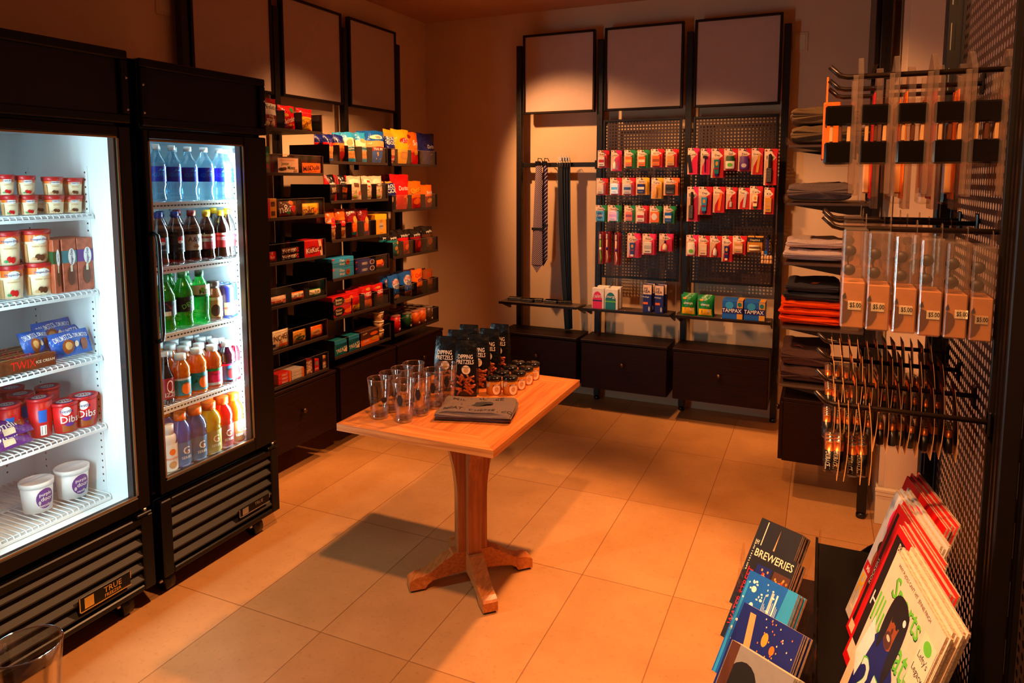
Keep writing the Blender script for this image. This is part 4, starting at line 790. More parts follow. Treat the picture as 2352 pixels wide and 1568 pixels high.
for i in range(3):
    y0, y1 = -2.3 - .062 * i, 0
    ya, yb = onx(0, 850, -2.33).y - .14, onx(116, 850, -2.33).y
    mb = box_mb(yb - ya, .045, .058, TWX, [T('TWIX', .3, .52, .6, 'red', 0, .26), T('ICE CREAM', .76, .5, .2, 'cream', 0, .2)], topdeco=[T('TWIX', .35, .5, .6, 'red', 0, .3), Q(-1, .9, .1, .2, 'gold'), Q(-1, .9, .8, .9, 'gold')])
    tag(mb.obj('ice_cream_bar_carton', None, (-2.325 - .064 * i, (ya + yb) / 2, z + .002), (0, 0, LW)), 'long brown ice cream bar carton with gold stripes, %s from the door' % ORD[i], 'carton', 'brown ice cream bar cartons')
z = FZ_Z[1]; TR_ = pmat('tub_red', (206, 18, 24), .35, var=.05)
DIB = [('e', -.1, .76, .36, .15, P('white')), T('Nestle', -.1, .76, .11, 'navy', 0, .9), ('r', -.5, .7, .05, .3, P('pretzel')), T('Dibs', .15, .47, .24, 'white'), ('e', .1, .3, .36, .07, P('purple'))]
BARC = [('r', -.3, .4, .4, .72, P('blue')), ('r', -.2, .35, .06, .32, P('white')), ('r', -.1, .25, .08, .3, P('grey'), 1)]
LID2 = [('e', 0, .5, .72, .36, P('purple')), ('e', 0, .5, .6, .28, P('lgrey')), T('Dibs', 0, .5, .3, 'dred')]
t1 = tub('dibs_tub', 150, 992, 921, 62, z, TR_, LIDR, DIB, 'red tub with white oval, front corner of the fourth shelf', 'red bite-size ice cream tubs', X=-2.34, lh=.01, topdeco=LID2, rot=.35)
t1b = tub('dibs_tub', 205, 972, 903, 60, z, TR_, LIDR, DIB, 'red tub with white oval, beside the inner side wall', 'red bite-size ice cream tubs', X=-2.335, lh=.01, topdeco=LID2, rot=.5)
t2 = tub('dibs_tub', 92, 978, 912, 58, z, TR_, LIDR, BARC, 'red tub with blue panel and barcode, next to the front tub', 'red bite-size ice cream tubs', X=-2.37, lh=.01, topdeco=LID2, rot=.4)
k = 0
for dx, dy in ((-.02, -.09), (-.04, -.185), (-.1, .0), (-.115, -.095), (-.13, -.19), (-.1, .09), (-.2, .03), (-.215, -.065), (-.23, -.16), (-.2, .12)):
    l = t2.location + V((dx, dy, 0))
    if l.y > FY1 - .06: continue
    copy(t2, l, (0, 0, LW - .4 + .2 * math.sin(k)), 'red tub in the file behind, %s counting from the door on the fourth shelf' % ORD[k + 1]); k += 1
for i, (p0, p1, X, dz, w_) in enumerate(((0, 84, -2.31, 0, 'purple cone pouch at the bottom of its pile, fourth freezer shelf'), (0, 86, -2.325, .03, 'purple cone pouch on top of its pile, fourth freezer shelf'))):
    lying('novelty_pouch', -30, p1, 1010, 990, z, FO('purple'), [], [T('Klondike', -.1, .45, .3, 'white', .1), E(.6, .6, .3, .3, 'pretzel'), Q(-.3, .2, .08, .3, 'cream')], w_, X, .1, .035, 'purple pouches', dz, -.9)
z = FZ_Z[0]; WTUB = pmat('tub_white', (234, 232, 230), .35)
for px, pb, pt, w, fl, w_ in ((86, 1192, 1103, 78, 'chocolate', 'white pint tub with purple oval, front of the freezer floor shelf'), (167, 1158, 1072, 76, 'vanilla', 'white pint tub with purple oval, farther into the freezer floor shelf')):
    X = onz(px, pb - 8, z).x
    tub('pint_tub', px, pb, pt, w, z, WTUB, WTUB, [('e', .35, .48, .62, .36, P('purple')), T('purple', .35, .62, .15), T('door', .45, .47, .15), T(fl, .35, .24, .1), ('e', -.05, .36, .08, .07, P('lgrey'))], w_, 'white pint tubs', X=X - .045, lh=.016, rot=.35, taper=.86)
# ---------------------------------------------------------------- perforated panels and hanging cards on the back wall
PERF = pmat('perforated_steel', (64, 44, 36), .45, .2, var=.1, scale=20)
def perf(m, a0, a1, z0, z1, fn, pitch, r, mt, aspect=1):
    """sheet with round holes; fn(a,z) gives the point"""
    na = max(1, int(round((a1 - a0) / pitch))); nz = max(1, int(round((z1 - z0) / (pitch * aspect)))); pa = (a1 - a0) / na; pz = (z1 - z0) / nz
    K = 8
    out = [(-.5, -.5), (0, -.5), (.5, -.5), (.5, 0), (.5, .5), (0, .5), (-.5, .5), (-.5, 0)]
    for i in range(na):
        for j in range(nz):
            ca, cz = a0 + (i + .5) * pa, z0 + (j + .5) * pz
            vs = [fn(ca + x * pa, cz + y * pz) for x, y in out]
            vs += [fn(ca + r * math.cos(-3 * PI / 4 + k * PI / 4), cz + r * aspect * math.sin(-3 * PI / 4 + k * PI / 4)) for k in range(K)]
            m.add(vs, [(k, (k + 1) % K, K + (k + 1) % K, K + k) for k in range(K)], mt)
def perf_panel(a0, a1, z0, z1, label):
    r = thing('perforated_panel', label, 'panel', 'perforated steel hanging panels', ((a0 + a1) / 2, 4.64, z0))
    m = MB(); perf(m, a0 + .014, a1 - .014, z0 + .014, z1 - .014, lambda a, z: V((a, 4.64, z)), .0212, .006, PERF); W(m, 'sheet', r)
    m = MB()
    for p0, p1, q0, q1 in ((a0, a0 + .014, z0, z1), (a1 - .014, a1, z0, z1), (a0 + .014, a1 - .014, z0, z0 + .014), (a0 + .014, a1 - .014, z1 - .014, z1)): m.box(p0, p1, 4.632, 4.648, q0, q1, UPR, .001)
    W(m, 'frame', r)
perf_panel(-1.39, -.862, .878, 1.956, 'black perforated steel panel carrying the medicine cards')
perf_panel(-.79, -.272, .878, 1.956, 'black perforated steel panel carrying the pink toiletry cards')
CY = 4.485
def hook(x, z, words, y0=4.638, y1=4.46):
    m = MB(); m.tube([(0, 0, 0), (0, y1 - y0 + .02, 0), (0, y1 - y0, .012)], .0026, BLK2, 6).box(-.008, .008, -.004, 0, -.018, .012, BLK2, .001)
    return tag(m.obj('peg_hook', None, (x, y0, z)), words, 'hook', 'peg hooks on the back wall')
def product(kind, k1, k2, w, h):
    m = MB()
    if kind == 'pack':
        m.box(-w * .36, w * .3, -.014, -.001, h * .08, h * .62, P(k1), .002)
        m.deco(lambda u, v, o=0: V((-w * .03 + u * w * .32, -.0142 - o, h * .08 + v * h * .54)), w * .64, h * .54, [Q(-.9, .9, .42, .7, k2), Q(-.7, .6, .14, .22, 'grey')])
    elif kind == 'round':
        m.box(-w * .4, w * .42, -.012, -.001, h * .06, h * .66, P(k1), .002)
        S = lambda u, v, o=0: V((u * w * .4, -.0122 - o, h * .06 + v * h * .6)); m.deco(S, w * .8, h * .6, [E(-.1, .55, .6, .34, k2), T('CARE', -.1, .55, .2, 'white')])
    elif kind == 'tube':
        m.lathe([(.003, h * .06), (w * .15, h * .12), (w * .15, h * .34), (w * .13, h * .5), (w * .06, h * .56), (w * .06, h * .62)], [P(k2), P(k1), P(k1), P(k1), P(k2)], 12, (-.0, -.012, 0))
    elif kind == 'bigtube':
        m.prism([(-w * .2, h * .14), (w * .14, h * .14), (w * .2, h * .62), (-w * .25, h * .62)], (0, -.016, 0), (1, 0, 0), (0, 0, 1), (0, .014, 0), P(k1)); m.box(-w * .16, w * .1, -.018, -.002, h * .05, h * .14, P(k2), .002)
        m.deco(lambda u, v, o=0: V((u * w * .18 - w * .02, -.0162 - o, h * (.14 + .48 * v))), w * .36, h * .48, [E(0, .72, .6, .16, 'gold'), Q(-.8, .8, .3, .44, 'dred')])
    elif kind == 'jar':
        m.lathe([(w * .3, h * .06), (w * .36, h * .1), (w * .36, h * .4), (w * .33, h * .42), (w * .33, h * .62), (w * .26, h * .66)], [P(k1), P(k1), P(k1), P(k2), P(k2)], 18, (0, -.016, 0), sy=.4)
        m.deco(lambda u, v, o=0: V((w * .36 * math.sin(u), -.016 - .4 * w * .36 * math.cos(u) - o, h * (.1 + .3 * v))), w * .7, h * .3, [('e', 0, .5, .6, .3, P('lime' if k1 == 'white' else 'lgrey'))])
    elif kind == 'bottle':
        m.lathe([(w * .16, h * .08), (w * .2, h * .12), (w * .18, h * .34), (w * .07, h * .44), (w * .07, h * .48), (w * .09, h * .48), (w * .06, h * .62), (w * .02, h * .66)], [P(k1)] * 4 + [P(k2)] * 3, 14, (0, -.014, 0))
    elif kind == 'brush':
        m.box(-w * .3, w * .14, -.022, -.004, h * .06, h * .48, P('ink'), .006); m.box(-w * .16, w * .1, -.02, -.006, h * .46, h * .86, P('ink'), .006)
        for i in range(4):
            for j in range(9): m.lathe([(.0016, 0), (.0012, .005)], P('lgrey'), 5, (-w * .24 + i * w * .1, -.022, h * (.1 + .042 * j)))
    elif kind == 'comb':
        m.T = Matrix.Rotation(-.16, 4, 'Y'); m.box(-w * .28, w * .02, -.006, -.002, h * .08, h * .76, P(k1), .001); m.box(w * .02, w * .06, -.005, -.003, h * .08, h * .76, P(k1)); m.T = None
    elif kind == 'razor':
        m.box(-w * .05, w * .05, -.01, -.002, h * .08, h * .64, P(k1), .003); m.box(-w * .24, w * .24, -.013, -.002, h * .64, h * .71, P(k2), .002)
    elif kind == 'file':
        m.T = Matrix.Rotation(.1, 4, 'Y'); m.box(-w * .1, w * .14, -.005, -.001, h * .07, h * .78, P(k1), .001); m.T = None
    elif kind == 'clip':
        m.box(-w * .14, w * .12, -.014, -.002, h * .08, h * .34, P(k1), .004); m.tube([(0, -.008, h * .3), (-w * .1, -.008, h * .5), (w * .04, -.008, h * .6)], .004, P(k2), 6)
    elif kind == 'tooth':
        m.tube([(0, -.008, h * .03), (w * .18, -.009, h * .2), (-w * .05, -.008, h * .45), (0, -.008, h * .9)], w * .18, P(k1), 8); m.box(-w * .2, w * .2, -.02, -.006, h * .78, h * .93, P('lgrey'), .002); m.lathe([(w * .26, 0), (w * .26, h * .1)], P(k2), 8, (0, -.01, h * .42), sy=.5)
    elif kind == 'sticks':
        for i in range(2): m.tube([(-w * .38, -.012, h * (.16 + .22 * i)), (w * .36, -.012, h * (.16 + .22 * i))], h * .07, P(k1), 10)
    return m
def card(l, r, t, b_, k, kind, k1, k2, words, title, depth=2):
    cx, cy_ = (l + r) / 2, (t + b_) / 2
    x0, x1 = ony(l, cy_, CY).x, ony(r, cy_, CY).x; z1, z0 = ony(cx, t, CY).z, ony(cx, b_, CY).z; w, h = x1 - x0, z1 - z0
    if w < .04 and kind != 'tooth': w = .04
    rt = thing('hanging_card', words, 'hanging package', 'carded packages on the back wall', ((x0 + x1) / 2, CY, z0))
    S = lambda u, v, o=0: V((u * w / 2, -.0008 - o, v * h))
    m = MB(); m.box(-w / 2, w / 2, -.0008, .0008, 0, h, P('peach' if kind not in ('tooth', 'sticks') else ('dred' if kind == 'tooth' else 'gold')))
    if kind not in ('tooth', 'sticks'):
        tc_ = {'green': 'green', 'red': 'red', 'pink': 'pink', 'yellow': 'yellow', 'orange': 'orange'}[k]
        m.deco(S, w, h, [PG([(.05, 1), (1, 1), (1, .72), (.35, .86)], tc_), PG([(.1, .62), (1, .78), (1, .0), (-.75, .0), (-.62, .3)], tc_), E(-.72, .95, .16, .025, 'dred'), T(title, .0, .76, .1, 'ink', 0, .7)], .0002)
    elif kind == 'sticks': m.deco(S, w, h, [Q(-1, 1, .62, .92, 'ink'), T(title, 0, .74, .14, 'cream', 0, .8)], .0002)
    m.box(-.008, .008, -.0012, .0012, h - .014, h - .009, P('ink'))
    m.obj('backing_card', rt)
    product(kind, k1, k2, w, h).obj('product', rt)
    if kind not in ('tooth',):
        m = MB(); m.box(-w * .46, w * .46, -.03 if kind in ('jar', 'bigtube', 'brush') else -.019, -.0015, h * .03, h * .7, BLIS, .004); m.obj('blister', rt)
    gap = .034 if kind in ('jar', 'bigtube', 'brush') else .023
    for i in range(1, depth + 1): copy(rt, rt.location + V((.0015 * i, gap * i, -.001 * i)), None, '%s, %s behind the front' % (words, ORD[i - 1]))
    hook((x0 + x1) / 2, z1 - .009, 'black peg hook holding the ' + words)
ROWN = ['top', 'second', 'third', 'lowest']
CARDS = [
 (1373, 1394, 345, 385, 'red', 'pack', 'white', 'red', 0, 0, 'red cold relief card with white packet', 'Relief'), (1403.5, 1423, 345, 392, 'pink', 'bottle', 'white', 'white', 0, 0, 'hot pink card with small white bottle', 'Lotion'),
 (1434, 1457, 344, 385.5, 'green', 'pack', 'orange', 'yellow', 0, 0, 'green card with orange packet', 'Tablets'), (1464, 1488, 344, 385, 'green', 'pack', 'orange', 'cream', 0, 0, 'green card with orange and cream packet', 'Tablets'),
 (1495, 1521.6, 342, 384, 'red', 'pack', 'orange', 'pretzel', 0, 0, 'red card with plain orange packet', 'ADVIL'), (1529, 1555, 342, 383.5, 'red', 'pack', 'tan', 'gold', 0, 0, 'red card with tan packet at the row end', 'ADVIL'),
 (1370, 1391.5, 409, 447.6, 'red', 'pack', 'cream', 'peach', 0, 1, 'red card with plain cream packet', 'Aspirin'), (1401, 1425, 408, 447.6, 'red', 'pack', 'white', 'sky', 0, 1, 'red card with white and blue packet', 'Aleve'),
 (1429, 1456.6, 408, 448, 'red', 'pack', 'lgrey', 'navy', 0, 1, 'red card with silver and navy packet', 'Tylenol'), (1461, 1487, 407.5, 447, 'yellow', 'pack', 'navy', 'white', 0, 1, 'yellow card with navy packet', 'Zantac'),
 (1496, 1519.7, 408, 456, 'yellow', 'tube', 'tan', 'cream', 0, 1, 'long yellow card with tan tablet roll', 'Tums'), (1524.5, 1557, 408, 448.6, 'orange', 'pack', 'dgrey', 'ink', 0, 1, 'wide orange card with dark foil blister', 'Imodium'),
 (1367.6, 1392, 471, 509.6, 'green', 'round', 'sky', 'navy', 0, 2, 'green card with round navy logo packet', 'Dental'), (1396, 1423, 471, 509.6, 'green', 'pack', 'orange', 'red', 0, 2, 'green card with red and orange packet', 'Theraflu'),
 (1434, 1458, 472, 509.6, 'green', 'pack', 'orange', 'dred', 0, 2, 'green card with orange packet, beside the gap', 'Theraflu'), (1460, 1486, 472, 512, 'red', 'pack', 'white', 'red', 0, 2, 'red card with white packet between green ones', 'Relief'),
 (1492, 1517, 473, 513, 'green', 'round', 'orange', 'white', 0, 2, 'green card with white oval on orange packet', 'Benadryl'), (1524, 1549, 473, 513, 'green', 'pack', 'blue', 'white', 0, 2, 'green card with blue packet', 'Claritin'),
 (1375, 1385, 532, 606, 'red', 'tooth', 'lime', 'white', 0, 3, 'red toothbrush pack with pale green handle', ''), (1391, 1399, 532, 604, 'red', 'tooth', 'peach', 'navy', 0, 3, 'red toothbrush pack with navy grip', ''),
 (1411, 1421, 534, 609, 'red', 'tooth', 'peach', 'purple', 0, 3, 'red toothbrush pack with purple grip', ''), (1441, 1467, 536, 591.5, 'pink', 'bigtube', 'navy', 'white', 0, 3, 'pink card with toothpaste tube', 'Crest'),
 (1475.5, 1503, 537, 585, 'pink', 'pack', 'white', 'lgrey', 0, 3, 'pink card with small white floss box', 'Floss'), (1514, 1543, 537, 577, 'pink', 'bottle', 'peach', 'navy', 0, 3, 'pink card with blue capped eye drops', 'Visine'),
 (1579.5, 1602.5, 340, 400, 'pink', 'comb', 'ink', 'ink', 1, 0, 'pink card with black comb', 'Comb'), (1609, 1631, 341, 400.6, 'pink', 'razor', 'navy', 'ink', 1, 0, 'pink card with dark razor', 'Razor'),
 (1633.5, 1662, 341, 408, 'red', 'bigtube', 'teal', 'navy', 1, 0, 'red card with teal gel tube, top row', 'Dep'), (1663, 1693, 341, 391, 'red', 'jar', 'white', 'dgreen', 1, 0, 'red card with white and green jar', 'Gel'),
 (1695, 1725, 341, 393, 'red', 'jar', 'purple', 'purple', 1, 0, 'red card with purple jar', 'Deo'), (1726, 1752, 340, 400.6, 'red', 'file', 'gold', 'gold', 1, 0, 'red card with tan nail file', 'Emery'),
 (1755, 1784, 341.5, 425, 'red', 'brush', 'ink', 'ink', 1, 0, 'tall red card with black hairbrush, top row end', 'Brush'), (1578, 1603, 428.7, 508.5, 'pink', 'brush', 'ink', 'ink', 1, 1, 'tall pink card with black hairbrush, row start', 'Brush'),
 (1604, 1633.5, 428.7, 493, 'red', 'bigtube', 'sky', 'navy', 1, 1, 'red card with sky blue gel tube, second row', 'Dep'), (1638, 1664, 428.7, 488, 'red', 'file', 'orange', 'gold', 1, 1, 'red card with orange nail file', 'Emery'),
 (1668, 1691, 430, 480, 'red', 'clip', 'silver', 'lgrey', 1, 1, 'red card with silver nail clipper', 'Clip'), (1696, 1721, 431, 480, 'red', 'file', 'silver', 'silver', 1, 1, 'red card with silver tweezers', 'Tweezer'),
 (1722, 1749, 427.5, 481, 'red', 'bigtube', 'cream', 'dgreen', 1, 1, 'red card with cream hand lotion tube', 'Care'), (1755, 1777, 430.5, 492, 'red', 'pack', 'gold', 'tan', 1, 1, 'red card with gold packet at the row end', 'Kit'),
 (1576, 1601.5, 540, 587.5, 'pink', 'jar', 'white', 'white', 1, 3, 'pink card with white cotton pads', 'Pads'), (1604, 1629.5, 541.5, 589.5, 'red', 'pack', 'peach', 'cream', 1, 3, 'red card with cotton swabs', 'Swabs'),
 (1630.5, 1656.3, 542, 590.4, 'red', 'bottle', 'lgrey', 'tan', 1, 3, 'red card with clear sanitizer bottle', 'Purell'), (1658, 1682, 542.5, 600.7, 'red', 'bigtube', 'navy', 'peach', 1, 3, 'long red card with navy sunscreen tube', 'Boat'),
 (1683, 1712.5, 542, 584, 'red', 'pack', 'tan', 'peach', 1, 3, 'red card with tan bandage packet', 'Strips'), (1717, 1750.7, 542, 579, 'orange', 'sticks', 'cream', 'ink', 1, 3, 'gold and black lip balm card', 'ChapStick'),
]
for l, r, t, b_, k, kind, k1, k2, pn, rw, w_, ti in CARDS: card(l, r, t, b_, k, kind, k1, k2, w_, ti)
x0, z1 = ony(1762, 546, CY).x, ony(1762, 546, CY).z                                     # blue strap with a bag of foam plugs
rt = thing('earplug_pack', 'blue hang strap with bag of tan foam plugs, end of the lowest row', 'hanging package', None, (x0, CY, ony(1762, 606, CY).z))
h = z1 - rt.location.z
MB().box(-.004, .008, -.001, .001, h * .45, h, P('navy')).box(-.016, .004, -.0022, -.001, 0, h * .5, P('blue')).deco(lambda u, v, o=0: V((-.006 + u * .01, -.0024 - o, v * h * .5)), .02, h * .5, [T('PLUGS', 0, .45, .6, 'white', PI / 2)]).obj('strap', rt)
m = MB()
for i in range(9): m.lathe([(.008, 0), (.0095, .004), (.007, .022), (.003, .025)], P('kraft'), 8, (-.022 + .016 * (i % 4), -.004 + .004 * (i % 2), .002 + .026 * (i // 4)))
m.obj('foam_plug_fill', rt)
hook(x0, z1 - .006, 'black peg hook holding the blue strap with foam plugs')
# ---------------------------------------------------------------- metal shelves under the panels
SHM = pmat('shelf_laminate_grey_brown', (92, 74, 66), .42, .2, var=.06, scale=30)
SZ = .69
def wall_shelf(x0, x1, label):
    r = thing('metal_shelf', label, 'shelf', 'metal shelves on the back wall', ((x0 + x1) / 2, 4.5, SZ))
    W(MB().box(x0, x1, 4.44, 4.585, SZ - .012, SZ, SHM, .002), 'board', r)
    m = MB(); m.box(x0, x1, 4.434, 4.44, SZ - .016, SZ + .002, FRM, .001)
    for x in (x0 + .012, (x0 + x1) / 2, x1 - .012): m.lathe([(.003, 0), (.003, .004)], STEEL, 8, (x, 4.437, SZ + .0015))
    W(m, 'edge_rail', r)
    for x in (x0 + .004, x1 - .004):
        m = MB(); m.prism([(4.45, SZ - .012), (4.64, SZ - .012), (4.64, SZ - .075), (4.62, SZ - .075)], (x - .003, 0, 0), (0, 1, 0), (0, 0, 1), (.006, 0, 0), UPR); W(m, 'bracket', r)
for (pa, pb), n in (((1146, 1325), 'holding wallets'), ((1338, 1539), 'holding the lotion and navy cartons'), ((1549.6, 1771.7), 'holding the green and blue packs')):
    wall_shelf(ony(pa, 700, 4.44).x, ony(pb, 715, 4.44).x, 'grey brown metal shelf on the back wall ' + n)
WAL = pmat('wallet_leather', (22, 14, 11), .45, var=.25, scale=60, bump=.3)
for i, (px, py, rz) in enumerate(((1196, 683, .2), (1214, 692, -.1), (1252, 683, .25), (1268, 695, -.05), (1312, 690, .3), (1290, 684, .15))):
    p = onz(px, py, SZ); rt = thing('folded_wallet', 'dark leather folded wallet on the shelf under the ties, %s from the room corner' % ORD[i], 'wallet', 'dark wallets under the neckties', (p.x, min(max(p.y, 4.48), 4.545), SZ + .001), (0, 0, rz))
    MB().box(-.05, .05, -.034, .034, 0, .009, WAL, .004).obj('lower_half', rt); MB().box(-.05, .05, -.034, .034, .0095, .019, WAL, .004).box(-.05, .05, .033, .037, .002, .017, WAL, .002).obj('upper_half', rt)
def on_shelf(name, l, r, t, b_, y, d, k, deco, words, cat, grp, top=None, side='peach', topdeco=None):
    x0, x1 = ony(l, (t + b_) / 2, y).x, ony(r, (t + b_) / 2, y).x; h = ony((l + r) / 2, t, y).z - SZ - .001
    mb = box_mb(x1 - x0, h, d, P(k), deco, topdeco=topdeco); return tag(mb.obj(name, None, ((x0 + x1) / 2, y + d / 2, SZ + .001)), words, cat, grp)
LG = 'lotion cartons on the back shelf'
for l, r, t, b_, y, k, w_ in ((1360, 1387, 661.5, 695, 4.455, 'pink', 'white carton with pink front, front of the lotion cartons'), (1389, 1419, 664, 698, 4.455, 'teal', 'white carton with teal front reading Energy, front of the lotion cartons'), (1372, 1398, 657, 690, 4.51, 'pink', 'white carton standing behind the pink fronted one'), (1402, 1426, 659, 692, 4.51, 'teal', 'white carton standing behind the teal fronted one')):
    on_shelf('lotion_carton', l, r, t, b_, y, .045, 'white', [E(-.1, .42, .8, .42, k), Q(-.9, .7, .0, .5, k), Q(-.9, .7, .36, .42, 'navy' if k == 'pink' else 'lime'), T('Energy' if k == 'teal' else 'calm', -.1, .62, .18)], w_, 'carton', LG)
for l, r, t, b_, y, w_ in ((1477, 1496.4, 654, 703, 4.45, 'navy and white tall carton, front of the first file'), (1504.5, 1524, 656, 705, 4.45, 'navy and white tall carton, front of the second file'), (1486, 1504, 651, 698, 4.495, 'navy and white tall carton behind the first file front'), (1512, 1531, 653, 700, 4.495, 'navy and white tall carton behind the second file front')):
    on_shelf('medicine_carton', l, r, t, b_, y, .038, 'navy', [Q(-1, 1, .66, 1, 'peach'), T('PE', -.3, .86, .1, 'ink'), T('HBA', -.2, .76, .1, 'ink'), T('PreSept', -.3, .56, .07, 'white'), Q(-.9, .2, .3, .38, 'orange'), E(.5, .14, .2, .09, 'lgrey')], w_, 'carton', 'navy cartons on the back shelf')
for i, (l, r, t, b_) in enumerate(((1563.4, 1597.4, 679, 710.5), (1601.7, 1637, 681, 716))):
    for k_ in range(3):
        y = 4.462 + .04 * k_; x0, x1 = ony(l, 695, 4.45).x, ony(r, 695, 4.45).x; h = ony(1600, t, 4.45).z - SZ
        mb = bag_mb(x1 - x0, h, .036, FO('green'), [], [Q(-.86, .86, .08, .4, 'yellow'), T('always', .0, .6, .16, 'white'), E(.5, .3, .2, .08, 'cream'), E(-.5, .84, .3, .05, 'gold')])
        tag(mb.obj('pad_pack', None, ((x0 + x1) / 2, y + .006, SZ + .001)), 'green and yellow pad pack, %s file, %s from the shelf edge' % (ORD[i], ORD[k_]), 'pad pack', 'green pad packs on the back shelf')
for i, (l, r, t, b_) in enumerate(((1659, 1706, 690, 721), (1709, 1757, 694, 725))):
    for k_ in range(5):
        y = 4.452 + .0262 * k_
        on_shelf('tampon_carton', l, r, t, b_, 4.452, .025, 'blue', [Q(-1, 1, .3, .62, 'navy'), T('TAMPAX', -.05, .46, .2), Q(.45, 1, .62, .98, 'gold'), Q(.45, 1, .02, .3, 'gold'), E(-.3, .74, .4, .2, 'sky'), E(.7, .8, .2, .12, 'teal')], 'blue and yellow tampon carton, %s file, %s from the shelf edge' % (ORD[i], ORD[k_]), 'carton', 'blue tampon cartons on the back shelf', topdeco=[Q(.45, 1, .0, 1, 'gold')]).location.y = y + .0125
# ---------------------------------------------------------------- rail with neckties and belts
r = thing('hang_rail', 'square black rail between two uprights holding ties and belts', 'rail', None, (-1.72, 4.655, 1.655))
W(MB().box(-2.0, -1.44, 4.645, 4.668, 1.64, 1.672, UPR, .002), 'bar', r)
for x in (-1.995, -1.445): W(MB().box(x - .006, x + .006, 4.64, 4.672, 1.625, 1.685, UPR, .002), 'end_bracket', r)
def plaid():
    m, t, b = newmat('plaid_silk'); L = t.links
    tc = t.nodes.new('ShaderNodeTexCoord'); mp = t.nodes.new('ShaderNodeMapping'); mp.inputs['Rotation'].default_value = (0, .78, 0); L.new(tc.outputs['Object'], mp.inputs['Vector'])
    prev = None
    for ax, off in (('X', 0), ('Z', PI / 3)):
        w = t.nodes.new('ShaderNodeTexWave'); w.bands_direction = ax; w.inputs['Scale'].default_value = 30; w.inputs['Phase Offset'].default_value = off
        L.new(mp.outputs['Vector'], w.inputs['Vector']); r = t.nodes.new('ShaderNodeValToRGB'); r.color_ramp.interpolation = 'CONSTANT'
        r.color_ramp.elements[0].color = lin((36, 22, 40)); r.color_ramp.elements[1].position = .5; r.color_ramp.elements[1].color = lin((96, 70, 96)); e = r.color_ramp.elements.new(.82); e.color = lin((214, 190, 200))
        L.new(w.outputs['Fac'], r.inputs['Fac'])
        if prev:
            mx = t.nodes.new('ShaderNodeMixRGB'); mx.inputs['Fac'].default_value = .5; L.new(prev, mx.inputs['Color1']); L.new(r.outputs['Color'], mx.inputs['Color2']); prev = mx.outputs['Color']
        else: prev = r.outputs['Color']
    L.new(prev, b.inputs['Base Color']); b.inputs['Roughness'].default_value = .55
    return m
PLAID = plaid()
def striped():
    m, t, b = newmat('striped_silk'); L = t.links
    tc = t.nodes.new('ShaderNodeTexCoord'); mp = t.nodes.new('ShaderNodeMapping'); mp.inputs['Rotation'].default_value = (0, .78, 0); w = t.nodes.new('ShaderNodeTexWave'); w.bands_direction = 'Z'; w.inputs['Scale'].default_value = 16
    r = t.nodes.new('ShaderNodeValToRGB'); r.color_ramp.interpolation = 'CONSTANT'; r.color_ramp.elements[0].color = lin((44, 20, 60)); r.color_ramp.elements[1].position = .9; r.color_ramp.elements[1].color = lin((214, 196, 206))
    L.new(tc.outputs['Object'], mp.inputs['Vector']); L.new(mp.outputs['Vector'], w.inputs['Vector']); L.new(w.outputs['Fac'], r.inputs['Fac']); L.new(r.outputs['Color'], b.inputs['Base Color']); b.inputs['Roughness'].default_value = .5
    return m
STRP = striped()
def tie(px0, px1, wb, y, ptop, pbot, mt, words):
    p = ony((px0 + px1) / 2, 380, y); pb_ = ony((px0 + px1) / 2 - 2, pbot, y); zt = ony(0, ptop, y).z if False else p.z + .0; h = p.z - pb_.z
    rt = thing('necktie', words, 'necktie', 'neckties on the rail', (p.x, y, pb_.z))
    wt = wb * .55
    m = MB()
    m.grid(lambda a, b: V(((2 * a - 1) * (wt + (wb - wt) * (1 - b)) / 2 * (1 if b > .06 else 1) + (b - .5) * .012, -.006 * (1 - (2 * a - 1) ** 2) - .002, h * (.075 + .925 * b) if True else 0)), 6, 20, mt)
    m.add([(-wb / 2 - .006, -.002, h * .075), (wb / 2 - .006, -.002, h * .075), (-.006, -.003, 0)], [(0, 2, 1)], mt)
    m.grid(lambda a, b: V(((1 - 2 * a) * (wt + (wb - wt) * (1 - b)) / 2 + (b - .5) * .012, .003, h * (.075 + .925 * b))), 2, 6, mt)
    m.obj('tie_blade', rt)
    MB().box(-wb / 2 - .002, wb / 2 - .004, -.010, .004, h * .40, h * .425, P('ink'), .001).obj('band', rt)
    m = MB(); m.box(-.02, .02, -.012, .006, h, h + .03, BLK2, .004).tube([(0, -.002, h + .028), (0, -.002, h + .05), (0, .06, h + .05), (0, .085, h + .03)], .003, BLK2, 6); m.obj('hanger_clip', rt)
    return rt
tie(1222, 1250, .085, 4.575, 390, 626, PLAID, 'plaid purple and white necktie hanging in front on the rail')
tie(1244, 1258, .06, 4.60, 390, 612, STRP, 'dark striped necktie hanging behind the plaid one')
BELT = pmat('belt_leather', (8, 7, 7), .5, var=.2, scale=50)
